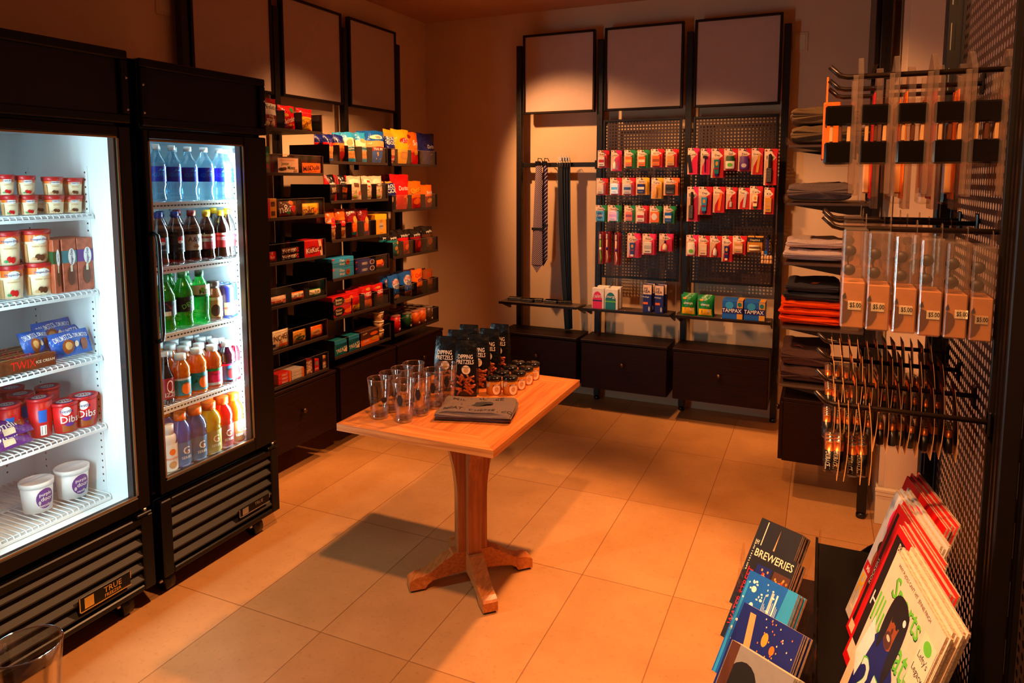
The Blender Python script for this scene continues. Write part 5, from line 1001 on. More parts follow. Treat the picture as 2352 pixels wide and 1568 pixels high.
for i in range(4):
    x = ony(1287 + 5 * i, 380, 4.6).x; xb = ony(1304 + 1.5 * i, 740, 4.61).x; y = 4.597 + .009 * i; zt, zb_ = 1.70, .497
    rt = thing('leather_belt', 'black leather belt hanging from the rail, %s from the ties' % ORD[i], 'belt', 'black belts on the rail', (x, y, zb_))
    m = MB(); m.grid(lambda a, b: V(((xb - x) * (1 - b) ** 1.6 + (a - .5) * .034, -.002, (zt - zb_ - .03) * b)), 1, 24, BELT).grid(lambda a, b: V(((xb - x) * (1 - b) ** 1.6 + (.5 - a) * .034, .002, (zt - zb_ - .03) * b)), 1, 24, BELT); m.obj('strap', rt)
    m = MB(); h = zt - zb_ - .03; m.tube([(-.019, -.003, h - .03), (-.019, -.003, h + .012), (.019, -.003, h + .012), (.019, -.003, h - .03)], .003, STEEL, 6, True).tube([(0, -.004, h - .03), (0, -.005, h + .012)], .002, STEEL, 6); m.obj('buckle', rt)
    MB().box(-.012, .012, -.006, -.003, h + .012, h + .042, P('lgrey'), .001).tube([(0, 0, h + .04), (0, .02, h + .046), (0, .05, h + .01)], .002, STEEL, 6).obj('hang_tag', rt)
# ---------------------------------------------------------------- oak pedestal table and what stands on it
OAKX = wood('oak_along_x', (176, 96, 40), (214, 132, 64), 0, .32, 5); OAKY = wood('oak_along_y', (168, 86, 34), (206, 122, 56), 1, .32, 5); OAKZ = wood('oak_upright', (150, 78, 34), (190, 108, 52), 2, .36, 5)
TZ = .72; tx0, tx1, ty0, ty1 = -1.505, -.905, 1.882, 2.722; tc = ((tx0 + tx1) / 2, (ty0 + ty1) / 2)
tb = thing('pedestal_table', 'oak pedestal display table with cross feet in the middle of the tiled floor', 'table', None, (tc[0], tc[1], 0))
m = MB(); bw = .095; t_ = .026
m.box(tx0 + bw, tx1 - bw, ty0 + bw, ty1 - bw, TZ - t_, TZ, OAKY)
for poly, mt in (([(tx0, ty0), (tx1, ty0), (tx1 - bw, ty0 + bw), (tx0 + bw, ty0 + bw)], OAKX), ([(tx1, ty1), (tx0, ty1), (tx0 + bw, ty1 - bw), (tx1 - bw, ty1 - bw)], OAKX), ([(tx0, ty1), (tx0, ty0), (tx0 + bw, ty0 + bw), (tx0 + bw, ty1 - bw)], OAKY), ([(tx1, ty0), (tx1, ty1), (tx1 - bw, ty1 - bw), (tx1 - bw, ty0 + bw)], OAKY)):
    m.prism(poly, (0, 0, TZ - t_), (1, 0, 0), (0, 1, 0), (0, 0, t_ - .0005), mt)
W(m, 'tabletop', tb)
W(MB().box(tc[0] - .17, tc[0] + .17, tc[1] - .2, tc[1] + .2, TZ - t_ - .018, TZ - t_, OAKY, .003), 'top_plate', tb)
for k in range(4):
    a = PI / 4 + k * PI / 2 - .02; dx, dy = math.cos(a), math.sin(a); px, py = -dy, dx; ww = .052
    rad = lambda z: .058 + .085 * max(0, (z - .34) / .34) ** 1.9
    prof = [(.012, .1)] + [(rad(.1 + .576 * i / 14), .1 + .576 * i / 14) for i in range(15)] + [(max(.012, rad(.676) - .068), .676)] + [(max(.012, rad(.1 + .576 * i / 14) - .068), .1 + .576 * i / 14) for i in range(13, 5, -1)]
    m = MB(); m.prism(prof, (tc[0] - px * ww / 2, tc[1] - py * ww / 2, 0), (dx, dy, 0), (0, 0, 1), (px * ww, py * ww, 0), OAKZ); W(m, 'column_board', tb)
    fp = [(.02, .05), (.02, .128), (.078, .128), (.084, .118), (.11, .108), (.14, .088), (.168, .07), (.195, .06), (.222, .058), (.24, .05), (.248, .044), (.248, .01), (.188, .01), (.178, .024), (.16, .036), (.12, .042)]
    fw = .056
    m = MB(); m.prism(fp, (tc[0] - px * fw / 2, tc[1] - py * fw / 2, 0), (dx, dy, 0), (0, 0, 1), (px * fw, py * fw, 0), OAKY)
    ft = W(m, 'foot', tb)
    m = MB(); m.prism([(.192, 0), (.242, 0), (.242, .01), (.192, .01)], (tc[0] - px * fw * .4, tc[1] - py * fw * .4, 0), (dx, dy, 0), (0, 0, 1), (px * fw * .8, py * fw * .8, 0), BLK2); m.v = [p - tb.location for p in m.v]; m.obj('glide', ft)
PRNT = pmat('glass_print', (40, 26, 20), .5)
def tumbler(px, py, words, rot, grp='pint glasses on the table', loc=None, prnt=True):
    p = loc or onz(px, py, TZ); rt = thing('pint_glass', words, 'glass', grp, (p[0], p[1], (TZ if not loc else loc[2]) + .0006), (0, 0, rot))
    h = .142; ro, ri = (.030, .0415), (.0278, .0392)
    m = MB(); pr = [(ro[0] - .002, 0), (ro[0], .003), (ro[0] + .0007, .018)] + [(ro[0] + (ro[1] - ro[0]) * t / 6, .018 + (h - .018) * t / 6) for t in range(1, 6)] + [(ro[1], h - .001), (ro[1] - .0012, h + .0006), (ri[1], h - .001)] + [(ri[0] + (ri[1] - ri[0]) * t / 6, .018 + (h - .018) * t / 6) for t in range(5, 0, -1)] + [(ri[0] - .004, .017), (.004, .015)]
    m.lathe(pr, TUMB, 30); m.obj('glass_wall', rt)
    m = MB(); m.lathe([(ro[0] - .003, .0008), (ro[0] - .001, .004), (ro[0] - .0006, .014), (ri[0] - .003, .0165), (.006, .0145)], TUMBB, 30); m.obj('thick_base', rt)
    m = MB(); m.tube([(ro[1] * .985 * math.cos(2 * PI * i / 36), ro[1] * .985 * math.sin(2 * PI * i / 36), h) for i in range(36)], .0012, TUMBB, 6, True); m.obj('rim', rt)
    if prnt:
        m = MB(); S = cyl_S(.0345, h, 0, .0352); 
        S = lambda u, v, o=0: V(((.0302 + .0115 * v + o) * math.sin(u), -(.0302 + .0115 * v + o) * math.cos(u), v * h))
        m.deco(S, .07, h, [('p', [(-.42, .72), (-.14, .72), (0, .58), (-.14, .44), (-.42, .44), (-.56, .58)], PRNT), ('t', 'BENJAMIN', .7, .56, .05, PRNT, 0, .8), ('t', 'BEER', .7, .47, .06, PRNT, 0, .8), ('e', 1.9, .5, .3, .07, PRNT), ('t', 'FINE BREWS', 1.9, .36, .04, PRNT, 0, .8)], .0004); m.obj('printed_logo', rt)
    return rt
GW = ['nearest the table corner', 'second of its row', 'third of its row', 'beside the pretzel bags']
for i, q in enumerate(((928, 966), (966, 951), (997, 935), (1026, 919))): tumbler(*q, 'empty printed pint glass in the row beside the folded shirt, ' + GW[i], .5 + .1 * i)
for i, q in enumerate(((872, 958), (899, 943), (925, 930), (951, 917))): tumbler(*q, 'empty pint glass in the row on the cooler side, ' + GW[i], -.8 - .2 * i)
# folded cloth: soft slab with rounded folds
def folded(w, l, h, mt, layers=3, seed=0, deco=None, rnd=.02, wob=.006):
    m = MB(); q = seed * 1.7 + .3; n = 72
    def prof(t):
        c, s_ = math.cos(t), math.sin(t); return math.copysign(abs(c) ** .3, c), math.copysign(abs(s_) ** .7, s_)
    def lay(z): return abs(math.cos(PI * layers * (z + 1) / 2 + PI / 2 * (layers % 2 == 0) * 0)) ** 1.5
    def top(x, z, b, ee): return h / 2 + z * h / 2 * ee * (1 + .10 * math.sin(3.1 * x + 2 * b + q) * (z > 0)) + wob * math.sin(8 * x + 5 * b + q) * .55 * max(0, min(1, (z - .2) * 3)) + wob * .35 * math.sin(17 * x - 9 * b + 2 * q) * (z > .2)
    def fn(a, b):
        x, z = prof(2 * PI * a)
        e = 1 - abs(2 * b - 1) ** 9; ee = max(.02, e) ** .4; end = abs(2 * b - 1) ** 9
        g = (1 - abs(math.sin(PI * layers * (z + 1) / 2 + .0))) ** 2
        X = x * (w / 2 - .011 * g * abs(x) ** 6) * (1 - .03 * end) + wob * .6 * math.sin(7 * b + q + 2 * z)
        Y = (b - .5) * (l - .03 * g * end - .012 * end * (1 + math.sin(6 * x + 3 * z + q))) + wob * .5 * math.sin(5 * x + q)
        Z = top(x, z, b, 1 - (1 - ee) * .55)
        return V((X, Y, max(0, Z)))
    m.grid(fn, n, 28, mt, True, True)
    for b in (0, 1):
        cen = V((0, (b - .5) * (l - .01), h * .5)); rim = [fn(i / n, b) for i in range(n)]; mid = [p.lerp(cen, .5) for p in rim]
        f1 = [(i, (i + 1) % n, n + (i + 1) % n, n + i) for i in range(n)] + [(n + i, n + (i + 1) % n, 2 * n) for i in range(n)]
        m.add(rim + mid + [cen], [f[::-1] if b else f for f in f1], mt, True)
    if deco:
        def S(u, v, o=0):
            c = min(1, abs(u)) ** 3.33; z = max(.0, 1 - c * c) ** .35
            return V((u * w / 2, (v - .5) * l, top(u, z, v, 1) + .0006 + o))
        m.deco(S, w, l, deco, .0004)
    return m
def cloth(name, c, var=.18, sc=300): return pmat('cloth_' + name, c, .9, var=var, scale=sc, bump=.25, bscale=420, spec=.1)
HEA = cloth('heather_brown', (104, 84, 76)); SHP = pmat('shirt_print', (34, 22, 20), .8)
p = onz(1092, 952, TZ)
m = folded(.275, .2, .036, HEA, 3, 2, [('t', 'MILWAUKEE', -.05, .76, .12, SHP, .12, .9), ('t', 'MEAT . CHEESE . CO', .08, .2, .1, SHP, -.06, 1.3), ('e', -.05, .5, .34, .09, SHP), ('e', .2, .54, .2, .09, SHP), ('e', -.3, .42, .12, .07, SHP)], wob=.004)
tag(m.obj('folded_shirt', None, (p.x + .005, p.y + .01, TZ + .001), (0, 0, .28)), 'grey brown folded T-shirt with dark print on the oak table', 'shirt')
# pretzel bags
PBK = pmat('pretzel_bag_black', (10, 9, 9), .25, var=.3, scale=20, bump=.4, bscale=30); PRZ = pmat('pretzel_crust', (170, 74, 22), .4, var=.3, scale=60)
def pretzel(px, py, words, rot, s=1.0):
    p = onz(px, py, TZ); rt = thing('pretzel_bag', words, 'snack bag', 'black pretzel bags on the table', (p.x, p.y, TZ + .001), (0, 0, rot)); w, h, d = .088 * s, .215 * s, .06 * s
    def th(v): return d / 2 * min(1, (1.02 - v) / .45) ** .8
    S = lambda u, v, o=0: V((u * w / 2 * (1 - .1 * v * v), -th(v) * (1 - .22 * abs(u) ** 3) - o, h * v))
    m = MB(); m.grid(lambda a, b: S(2 * a - 1, b), 8, 14, PBK); m.grid(lambda a, b: (lambda q: V((q.x, -q.y + .001, q.z)))(S(1 - 2 * a, b)), 8, 14, PBK)
    for sg in (-1, 1): m.grid(lambda a, b: V((sg * (w / 2 * (1 - .1 * b * b)), th(b) * .78 * (2 * a - 1) * sg, h * b)), 4, 14, PBK)
    m.box(-w / 2, w / 2, -d / 2 * .9, d / 2 * .9, 0, .002, PBK); m.obj('bag_film', rt)
    m = MB(); m.deco(S, w, h, [('t', 'DIPPING', 0, .72, .075, P('peach'), 0, .7), ('t', 'PRETZELS', 0, .63, .075, P('peach'), 0, .8), ('e', .1, .49, .4, .082, P('peach')), ('e', .1, .48, .22, .042, P('tan')), ('t', 'MILWAUKEE', .1, .535, .022, P('ink'), 0, .3)], .0012); m.obj('printed_label', rt)
    m = MB()
    for i in range(26):
        a = RND.uniform(-.62, .7); v = RND.uniform(.06, .36); q = S(a, v, .0015); an = RND.uniform(-1.2, 1.2); L_ = .013
        dv = V((math.cos(an) * L_, 0, math.sin(an) * L_)); m.tube([q - dv, q, q + dv], .0042, PRZ, 6)
    m.obj('pretzel_fill', rt)
    m = MB(); m.grid(lambda a, b: S(-.85 + 1.7 * a, .03 + .36 * b, .006), 6, 6, BLIS); m.obj('window_film', rt)
for i, (px, py, w_) in enumerate(((1072, 905, 'front of the file beside the jars'), (1100, 886, 'second of the file beside the jars'), (1124, 870, 'third of the file beside the jars'), (1148, 856, 'last of the file beside the jars'))): pretzel(px, py, 'black pretzel bag with round pale label, ' + w_, .28 - .06 * i)
for i, (px, py, w_) in enumerate(((1026, 893, 'front of the file behind the glasses'), (1052, 874, 'second of the file behind the glasses'), (1078, 858, 'third of the file behind the glasses'))): pretzel(px, py, 'black pretzel bag with round pale label, ' + w_, .22)
# mustard jars
MUST = pmat('mustard_fill', (196, 116, 26), .3, var=.12, scale=30, coat=.6); LIDB = pmat('jar_lid_black', (10, 9, 9), .18, coat=.6)
def jar(px, py, words):
    p = onz(px, py, TZ); rt = thing('mustard_jar', words, 'jar', 'mustard jars on the table', (p.x, p.y, TZ + .0006), (0, 0, .5)); r = .0296; k_ = 1.27
    MB().lathe([(r - .002, 0), (r, .002), (r, .051), (r - .003, .0545)], MUST, 24).obj('jar_body', rt)
    m = MB(); S = cyl_S(r, .05, .001); m.deco(S, 2 * r, .05, [('e', .35, .44, .62, .46, P('dred')), ('e', .37, .44, .58, .43, P('peach')), ('e', .35, .44, .3, .2, P('tan')), ('t', 'MUSTARD', .35, .76, .1, P('ink'), 0, .8), ('r', -1.1, -.75, .62, .9, P('lgrey'))], .0003); m.obj('jar_label', rt)
    MB().lathe([(r - .001, .052), (r + .001, .055), (r + .001, .067), (r - .002, .0695), (.004, .07)], LIDB, 24).obj('jar_lid', rt)
JN = ['nearest the folded shirt', 'second along', 'third along', 'fourth along', 'farthest along']
for i, q in enumerate(((1172, 903), (1191, 891), (1208, 880), (1223, 869))): jar(*q, 'mustard jar with black lid in the edge-side row, ' + JN[i])
for i, q in enumerate(((1134, 903), (1153, 890), (1171, 878), (1189, 867))): jar(*q, 'mustard jar with black lid in the bag-side row, ' + JN[i])
# ---------------------------------------------------------------- shirt shelves on the right
upright(.216, 3.475, 2.6, 'black upright beside the shirt shelves, standing by the wall corner'); upright(.216, 4.09, 2.6, 'black upright at the far end of the shirt shelves')
SHZ = [1.722, 1.455, 1.174, .868, .588]
for i, z in enumerate(SHZ):
    r = thing('shirt_shelf', 'metal shelf with clear lip for folded clothes, %s from the top' % ORD[i], 'shelf', 'shirt shelves', (0, 3.78, z))
    W(MB().box(-.16, .19, 3.505, 4.06, z - .02, z - .008, SHM, .002), 'board', r)
    W(MB().box(-.172, .192, 3.497, 4.06, z - .008, z, ACR, .003).box(-.174, -.168, 3.497, 4.06, z, z + .03, ACR, .002), 'clear_lip', r)
    for y in (3.51, 4.05):
        m = MB(); m.prism([(-.13, z - .02), (.196, z - .02), (.196, z - .07), (.17, z - .07)], (0, y - .004, 0), (1, 0, 0), (0, 0, 1), (0, .008, 0), UPR); W(m, 'bracket', r)
drawer_cabinet(-.137, .19, 3.5, 4.07, .205, .515, 'X', 'dark wood drawer cabinet hanging below the folded clothes')
SH = [(0, 'taupe_olive', (112, 88, 60), [(-.16, .18, 318, 285, 'lower tan folded shirt on the highest shelf'), (-.162, .17, 284, 244, 'upper tan folded shirt on the highest shelf')]),
      (1, 'heather_grey', (112, 92, 84), [(-.165, .12, 455, 419, 'single grey brown folded shirt with red print, second shelf')]),
      (2, 'pale_pink', (206, 180, 170), [(-.17, .10, 602, 572, 'pale folded shirt with round red print, third shelf'), (-.16, .10, 571, 551, 'pale folded shirt on top of the printed one, third shelf')]),
      (3, 'orange', (236, 76, 14), [(-.175, .10, 745, 728, 'lowest orange folded shirt of the bright pile'), (-.177, .10, 727, 711, 'middle orange folded shirt of the bright pile'), (-.174, .10, 710, 693, 'upper orange folded shirt under the dark ones')]),
      (3, 'charcoal', (56, 52, 58), [(-.16, .10, 692, 674, 'dark grey folded shirt lying on the orange pile'), (-.15, .09, 673, 651, 'topmost dark grey folded shirt with orange print')]),
      (4, 'plum_brown', (84, 58, 52), [(-.165, .08, 880, 846, 'dark brown folded trousers at the bottom of the lowest shelf'), (-.162, .06, 845, 802, 'plum brown folded shirt with print on the lowest shelf')])]
for si, nm, c, rows in SH:
    for k, (x0, x1, yb_, yt, w_) in enumerate(rows):
        z0 = ony(1850, yb_, 3.52).z; z1 = ony(1850, yt, 3.52).z
        if k == 0 and nm != 'charcoal': z0 = SHZ[si] + .001
        h = z1 - z0; l = .34
        dk = [('e', -.3, .16, .2, .05, P('dred'))] if 'print' in w_ else None
        if nm == 'charcoal' and dk: dk = [('e', 0, .14, .25, .05, P('orange'))]
        m = folded(x1 - x0, l, h * .96, cloth(nm, c), 2 if h < .03 else 3, si * 3 + k, dk, wob=min(.005, h * .12))
        tag(m.obj('folded_shirt', None, ((x0 + x1) / 2, 3.525 + l / 2, z0 + .001), (0, 0, RND.uniform(-.02, .02))), w_, 'shirt', 'folded clothes on the wall shelves')
m = MB(); m.box(.175, .195, 3.52, 4.05, 2.06, 2.62, FRM, .003); tag(m.obj('framed_header_board'), 'dark header board seen edge-on above the shirt shelves', 'board')
# ---------------------------------------------------------------- perforated wall unit at the right
def tall_upright(x0, x1, y0, y1, label):
    r = thing('unit_upright', label, 'upright', 'uprights of the perforated wall unit', ((x0 + x1) / 2, (y0 + y1) / 2, 0)); m = MB().box(x0, x1, y0, y1, .02, 2.7, UPR, .003)
    for i in range(24): m.box(x0 + .008, x0 + .010, y0 - .0006, y0, .25 + .1 * i, .31 + .1 * i, STEEL).box(x0 + .016, x0 + .018, y0 - .0006, y0, .25 + .1 * i, .31 + .1 * i, BLK2)
    m.lathe([(.006, 0), (.004, .004)], STEEL, 10, (x0 + .03, y0 - .004, 1.79)); W(m, 'post', r)
    W(MB().lathe([(.022, 0), (.022, .02)], BLK2, 12, ((x0 + x1) / 2, (y0 + y1) / 2, 0)), 'foot', r)
tall_upright(.238, .278, 1.885, 1.925, 'black upright at the far side of the perforated wall unit'); tall_upright(.292, .335, 1.305, 1.35, 'broad black upright at the near side of the perforated wall unit')
XP = .272
def side_panel(y0, y1, z0, z1, x, label):
    r = thing('perforated_panel', label, 'panel', 'perforated steel hanging panels', (x, (y0 + y1) / 2, z0))
    m = MB(); perf(m, y0 + .01, y1 - .01, z0 + .01, z1 - .01, lambda a, z: V((x, y0 + y1 - a, z)), .0212, .0066, PERF); W(m, 'sheet', r)
    m = MB()
    for p0, p1, q0, q1 in ((y0, y0 + .01, z0, z1), (y1 - .01, y1, z0, z1), (y0 + .01, y1 - .01, z0, z0 + .01), (y0 + .01, y1 - .01, z1 - .01, z1)): m.box(x - .006, x + .008, p0, p1, q0, q1, UPR, .001)
    W(m, 'frame', r)
tag(MB().box(.274, .30, 1.298, 1.358, .05, 2.6, UPR, .002).box(.272, .274, 1.31, 1.318, .05, 2.6, FRM).box(.272, .274, 1.335, 1.345, .05, 2.6, FRM).obj('panel_channel'), 'dark brown steel channel closing the near edge of the perforated wall unit', 'channel')
side_panel(1.36, 1.88, .6, 2.55, XP, 'tall perforated steel panel carrying cases and battery cards'); side_panel(.76, 1.295, .5, 1.9, .312, 'perforated steel panel past the broad upright')
HK = pmat('hook_bronze_steel', (46, 32, 24), .3, .6)
def rhook(y, z, words):
    m = MB(); m.tube([(XP, y, z), (.03, y, z), (.018, y, z + .003), (.0, y, z + .02)], .0048, HK, 8).box(XP - .006, XP - .001, y - .012, y + .012, z - .022, z + .02, BLK2, .002)
    m.v = [p - V((XP, y, z)) for p in m.v]
    return tag(m.obj('display_hook', None, (XP, y, z)), words, 'hook', 'long display hooks on the perforated wall unit')
HA = [(1.411, 1.741), (onx(2262, 190, XP).y, 1.742), (1.76, 1.742)]
for (y, z), w_ in zip(HA, ('holding the clear packs with black boxes', 'holding the red and orange clear packs', 'farthest from the aisle on the highest level')): rhook(y, z, 'long bronze display hook ' + w_)
PKB = pmat('case_gloss_black', (9, 7, 7), .12, coat=.8)
for i, px in enumerate((1966, 2049, 2136, 2223, 2309)):
    x = ony(px, 300, 1.375).x; y = HA[0][0]; zt, zb_ = 1.772, 1.53
    rt = thing('clear_clamshell', 'clear clamshell pack with two glossy black boxes, %s from the hook tip' % ORD[i], 'clamshell pack', 'clear packs with black boxes', (x, y, zb_))
    h = zt - zb_
    m = MB(); m.prism([(-.042, 0), (.042, 0), (.042, h - .03), (.006, h), (-.006, h), (-.042, h - .03)], (0, 0, 0), (0, 1, 0), (0, 0, 1), (.008, 0, 0), CLS); m.box(-.008, .0, -.044, -.036, .004, h - .034, CLS).box(-.008, 0, .036, .044, .004, h - .034, CLS); m.obj('clear_back', rt)
    for za, zc, nm in ((.123, .158, 'upper'), (.055, .094, 'lower')): MB().box(-.05, -.004, -.04, .04, za, zc, PKB, .003).obj('black_box', rt)
    MB().box(-.052, -.002, -.043, .043, .052, .165, BLIS, .006).obj('blister', rt)
    m = MB(); 
    for q in range(3): m.box(-.014 - .014 * q, -.008 - .014 * q, -.036, -.02, .0945, .1225, P('brown' if q % 2 else 'kraft'), .001)
    m.obj('cable', rt)
for i, px in enumerate((2012, 2086, 2152, 2205)):
    y, z = HA[1]; x = ony(px, 230, y - .03).x; k = ('red', 'orange', 'red', 'orange')[i]
    rt = thing('clear_clamshell', 'clear clamshell pack with %s card on the middle high hook, %s from the tip' % (k, ORD[i]), 'clamshell pack', 'clear packs with coloured cards', (x, y, 1.5)); h = .28
    m = MB(); m.prism([(-.036, 0), (.036, 0), (.036, h - .03), (.006, h), (-.006, h), (-.036, h - .03)], (0, 0, 0), (0, 1, 0), (0, 0, 1), (.012, 0, 0), CLS); m.obj('clear_back', rt)
    MB().box(-.003, -.001, -.034, .034, .02, h - .05, P(k)).box(-.016, -.003, -.02, .02, .03, .12, P('tan'), .003).obj('card', rt)
    MB().box(-.022, -.0, -.035, .035, .01, .2, BLIS, .004).obj('blister', rt)
for i, px in enumerate((2010, 2070, 2130)):
    y, z = HA[2]; x = ony(px, 250, y - .03).x
    rt = thing('clear_clamshell', 'clear clamshell pack with orange card on the farthest high hook, %s from the tip' % ORD[i], 'clamshell pack', 'clear packs with coloured cards', (x, y, 1.52)); h = .26
    m = MB(); m.prism([(-.036, 0), (.036, 0), (.036, h - .03), (.006, h), (-.006, h), (-.036, h - .03)], (0, 0, 0), (0, 1, 0), (0, 0, 1), (.012, 0, 0), CLS); m.obj('clear_back', rt)
    MB().box(-.003, -.001, -.034, .034, .02, h - .05, P('orange')).obj('card', rt)
x = ony(1893, 320, 1.72).x
tag(MB().box(-.004, .03, -.055, .055, 0, .125, P('orange'), .002).box(-.0045, -.004, -.055, .055, .0, .04, P('dred')).box(.0, .004, -.012, .012, .125, .185, P('orange')).obj('orange_carton', None, (x, 1.76, ony(1893, 367, 1.72).z)), 'flat orange carton at the tip of the farthest high hook', 'carton')
HB_ = [(1.38, 1.472), (1.579, 1.474), (1.767, 1.47)]
for (y, z), w_ in zip(HB_, ('holding the front row of priced cases', 'holding the middle row of clear cases', 'holding the back row of clear cases')): rhook(y, z, 'long bronze display hook ' + w_)
KRF = pmat('kraft_card', (176, 118, 62), .6, var=.08, scale=80); EAR = pmat('earbud_dark', (34, 26, 20), .5)
case0 = None
yn = 1.345
for i in range(6):
    pl = (1934, 1992, 2054, 2113, 2173, 2233)[i]; pt = (524, 532, 540, 548, 556, 566)[i]; pb = (755, 761, 767, 774, 780, 787)[i]
    xa = ony(pl, 640, yn).x; xb = ony(pl + 56, 640, yn).x; za, zb_ = ony(pl + 30, pb, yn).z, ony(pl + 30, pt, yn).z; w = xb - xa; h = zb_ - za; D = .07; kh = h * .46
    rt = thing('earbud_case', 'clear hanging case with kraft card and $5.00 price sticker, %s from the hook tip' % ORD[i], 'hanging case', 'priced clear cases', (xa + w / 2, yn + D / 2, za))
    m = MB(); m.box(-w / 2, w / 2, -D / 2, D / 2, 0, h, CLS, .003); m.obj('clear_box', rt)
    m = MB(); m.box(-w / 2 + .0015, w / 2 - .0015, -D / 2 + .0015, D / 2 - .0015, .002, kh, KRF, .001)
    S = lambda u, v, o=0: V((u * (w / 2 - .002), -D / 2 + .0012 - o, .002 + v * (kh - .002)))
    su, sv = (.15, -.02, .1, .3, .5, 0)[i], (.5, .52, .52, .48, .56, .5)[i]
    m.deco(S, w, kh, [('p', [(-1, .06), (-.5, .12), (-.1, .3), (-.05, .42), (-.3, .55), (-1, .62)], P('brown')), ('p', [(-1, .62), (-.6, .66), (-.75, .78), (-1, .7)], P('ink')), ('r', su - .62, su + .62, sv - .1, sv + .1, P('cream')), ('t', '$5.00', su + .08, sv, .12, P('ink'), 0, .52)], .0006)
    m.obj('price_card', rt)
    m = MB()
    for zz in (.58, .77): m.T = Matrix.Translation((-w * .22, -D / 2 + .012, h * zz)) @ Matrix.Rotation(PI / 2, 4, 'X'); m.lathe([(.004, -.006), (.0105, 0), (.009, .004), (.003, .006)], EAR, 14)
    m.T = None; m.tube([(-w * .2, -D / 2 + .012, h * .77), (-w * .3, -.02, h * .68), (-w * .2, -D / 2 + .012, h * .58)], .0014, EAR, 6); m.obj('earbud', rt)
    m = MB(); m.prism([(-.009, 0), (.009, 0), (.009, .018), (.004, .024), (-.004, .024), (-.009, .018)], (w / 2 - .004, 0, h), (0, 1, 0), (0, 0, 1), (.0015, 0, 0), CLS); m.obj('hang_tab', rt)
    for q in (1, 2):
        if i < 6 - q: copy(rt, V((xa + w / 2 + .004 * q, HB_[q][0], za + .002)), None, 'clear hanging case in the %s row behind, %s from the hook tip' % (['middle', 'back'][q - 1], ORD[i]))
HC = [(1.365, 1.152), (1.493, 1.16), (1.66, 1.166), (1.815, 1.168)]
for i, (y, z) in enumerate(HC): rhook(y, z, 'long bronze display hook holding battery cards, %s from the aisle end' % ORD[i])
BCO = pmat('battery_copper', (196, 104, 44), .3, .7); BBK = pmat('battery_black', (14, 12, 12), .3); BCD = pmat('battery_card_edge', (190, 130, 80), .6)
bat = None
for hi, (y, z) in enumerate(HC):
    if hi == 0: xs = [ony(px, 960, y - .04).x for px in (1929, 1953, 1977, 2003)]
    else: xs = [.034 + .0185 * k for k in range((0, 12, 12, 12)[hi])]
    for k, x in enumerate(xs):
        lab = 'black and copper battery card, %s from the tip of the %s battery hook' % (ORD[k], ORD[hi])
        if bat is None or (hi == 1 and k == 0):
            big = hi == 0
            rt = thing('battery_card', lab, 'battery pack', 'battery cards on the perforated wall', (x, y, z), (0, 0, 0)); w, h = .078, .148 if big else .138
            S = lambda a, b: V((.006 * math.sin(2.6 * b) - .004, (a - .5) * w, .02 - h * b))
            m = MB(); m.grid(S, 2, 10, lambda a, b: P('ink') if b < .8 else BCD); m.grid(lambda a, b: S(1 - a, b) + V((.0012, 0, 0)), 2, 10, BCD)
            m.add([S(0, b / 10) + V((dx, -.0001, 0)) for b in range(11) for dx in (0, .0012)], [(2 * b, 2 * b + 1, 2 * b + 3, 2 * b + 2) for b in range(10)], P('tan'))
            m.add([V((-.003, (a - .5) * .05, zz)) for a in (0, 1) for zz in (-.0, .012)], [(0, 1, 3, 2)], P('orange')); m.obj('backing_card', rt)
            r_, ch = (.0088, .056) if big else (.0068, .046); zb = .02 - h + .012; n = 3 if big else 4
            for q in range(n):
                yy = (q - (n - 1) / 2) * (2 * r_ + .0014)
                m = MB(); m.lathe([(r_ * .95, 0), (r_, .001), (r_, ch * .66), (r_, ch * .66), (r_, ch - .003), (r_ * .9, ch - .002), (r_ * .36, ch - .002), (r_ * .34, ch)], [BBK, BBK, BBK, BCO, BCO, STEEL, STEEL], 12, (-r_ - .004, yy, zb))
                if big: m.deco(lambda u, v, o=0: V((-r_ - .004 + (r_ + o) * math.sin(u - .4), yy - (r_ + o) * math.cos(u - .4), zb + v * ch * .64)), 2 * r_, ch * .64, [('t', 'DURACELL', 0, .5, .5, P('cream'), -PI / 2, .92)], .0003)
                m.obj('battery', rt)
            MB().box(-2 * r_ - .006, -.001, -w / 2 + .004, w / 2 - .004, zb - .003, zb + ch + .004, BLIS, .005).obj('blister', rt); bat = rt
        else: copy(bat, V((x, y, z + RND.uniform(-.002, .002))), (RND.uniform(-.02, .02), RND.uniform(-.05, .05), RND.uniform(-.06, .06)), lab)
# ---------------------------------------------------------------- magazines and brochures by the aisle
drawer_cabinet(-.105, .262, .95, 1.87, .18, .53, 'X', 'dark wood drawer cabinet under the magazine rack')
r = thing('magazine_rack', 'black steel magazine rack with curved end panel under the perforated panel', 'rack', None, (.15, 1.4, .532))
W(MB().box(.02, .25, .97, 1.8, .66, .668, BLK, .002).box(.016, .022, .97, 1.8, .655, .682, BLK, .001), 'tray', r)
for y in (.975, 1.795, 1.9):
    m = MB(); m.prism([(.26, .532), (.26, .76), (.22, .7), (.137, .63), (.09, .58), (.055, .545), (.03, .532)] if y > 1.85 else [(.25, .532), (.25, .66), (.05, .66), (.12, .532)], (0, y, 0), (1, 0, 0), (0, 0, 1), (0, .006, 0), BLK); W(m, 'end_panel', r)
PAGE = pmat('paper_pages', (232, 208, 178), .7, var=.25, scale=160, stretch=(1, 1, 1)); PAGE2 = pmat('paper_pages_grey', (176, 152, 130), .7, var=.4, scale=260)
COVW, COVH = .225, .272; MRZ = -1.396; MLEAN = -.30
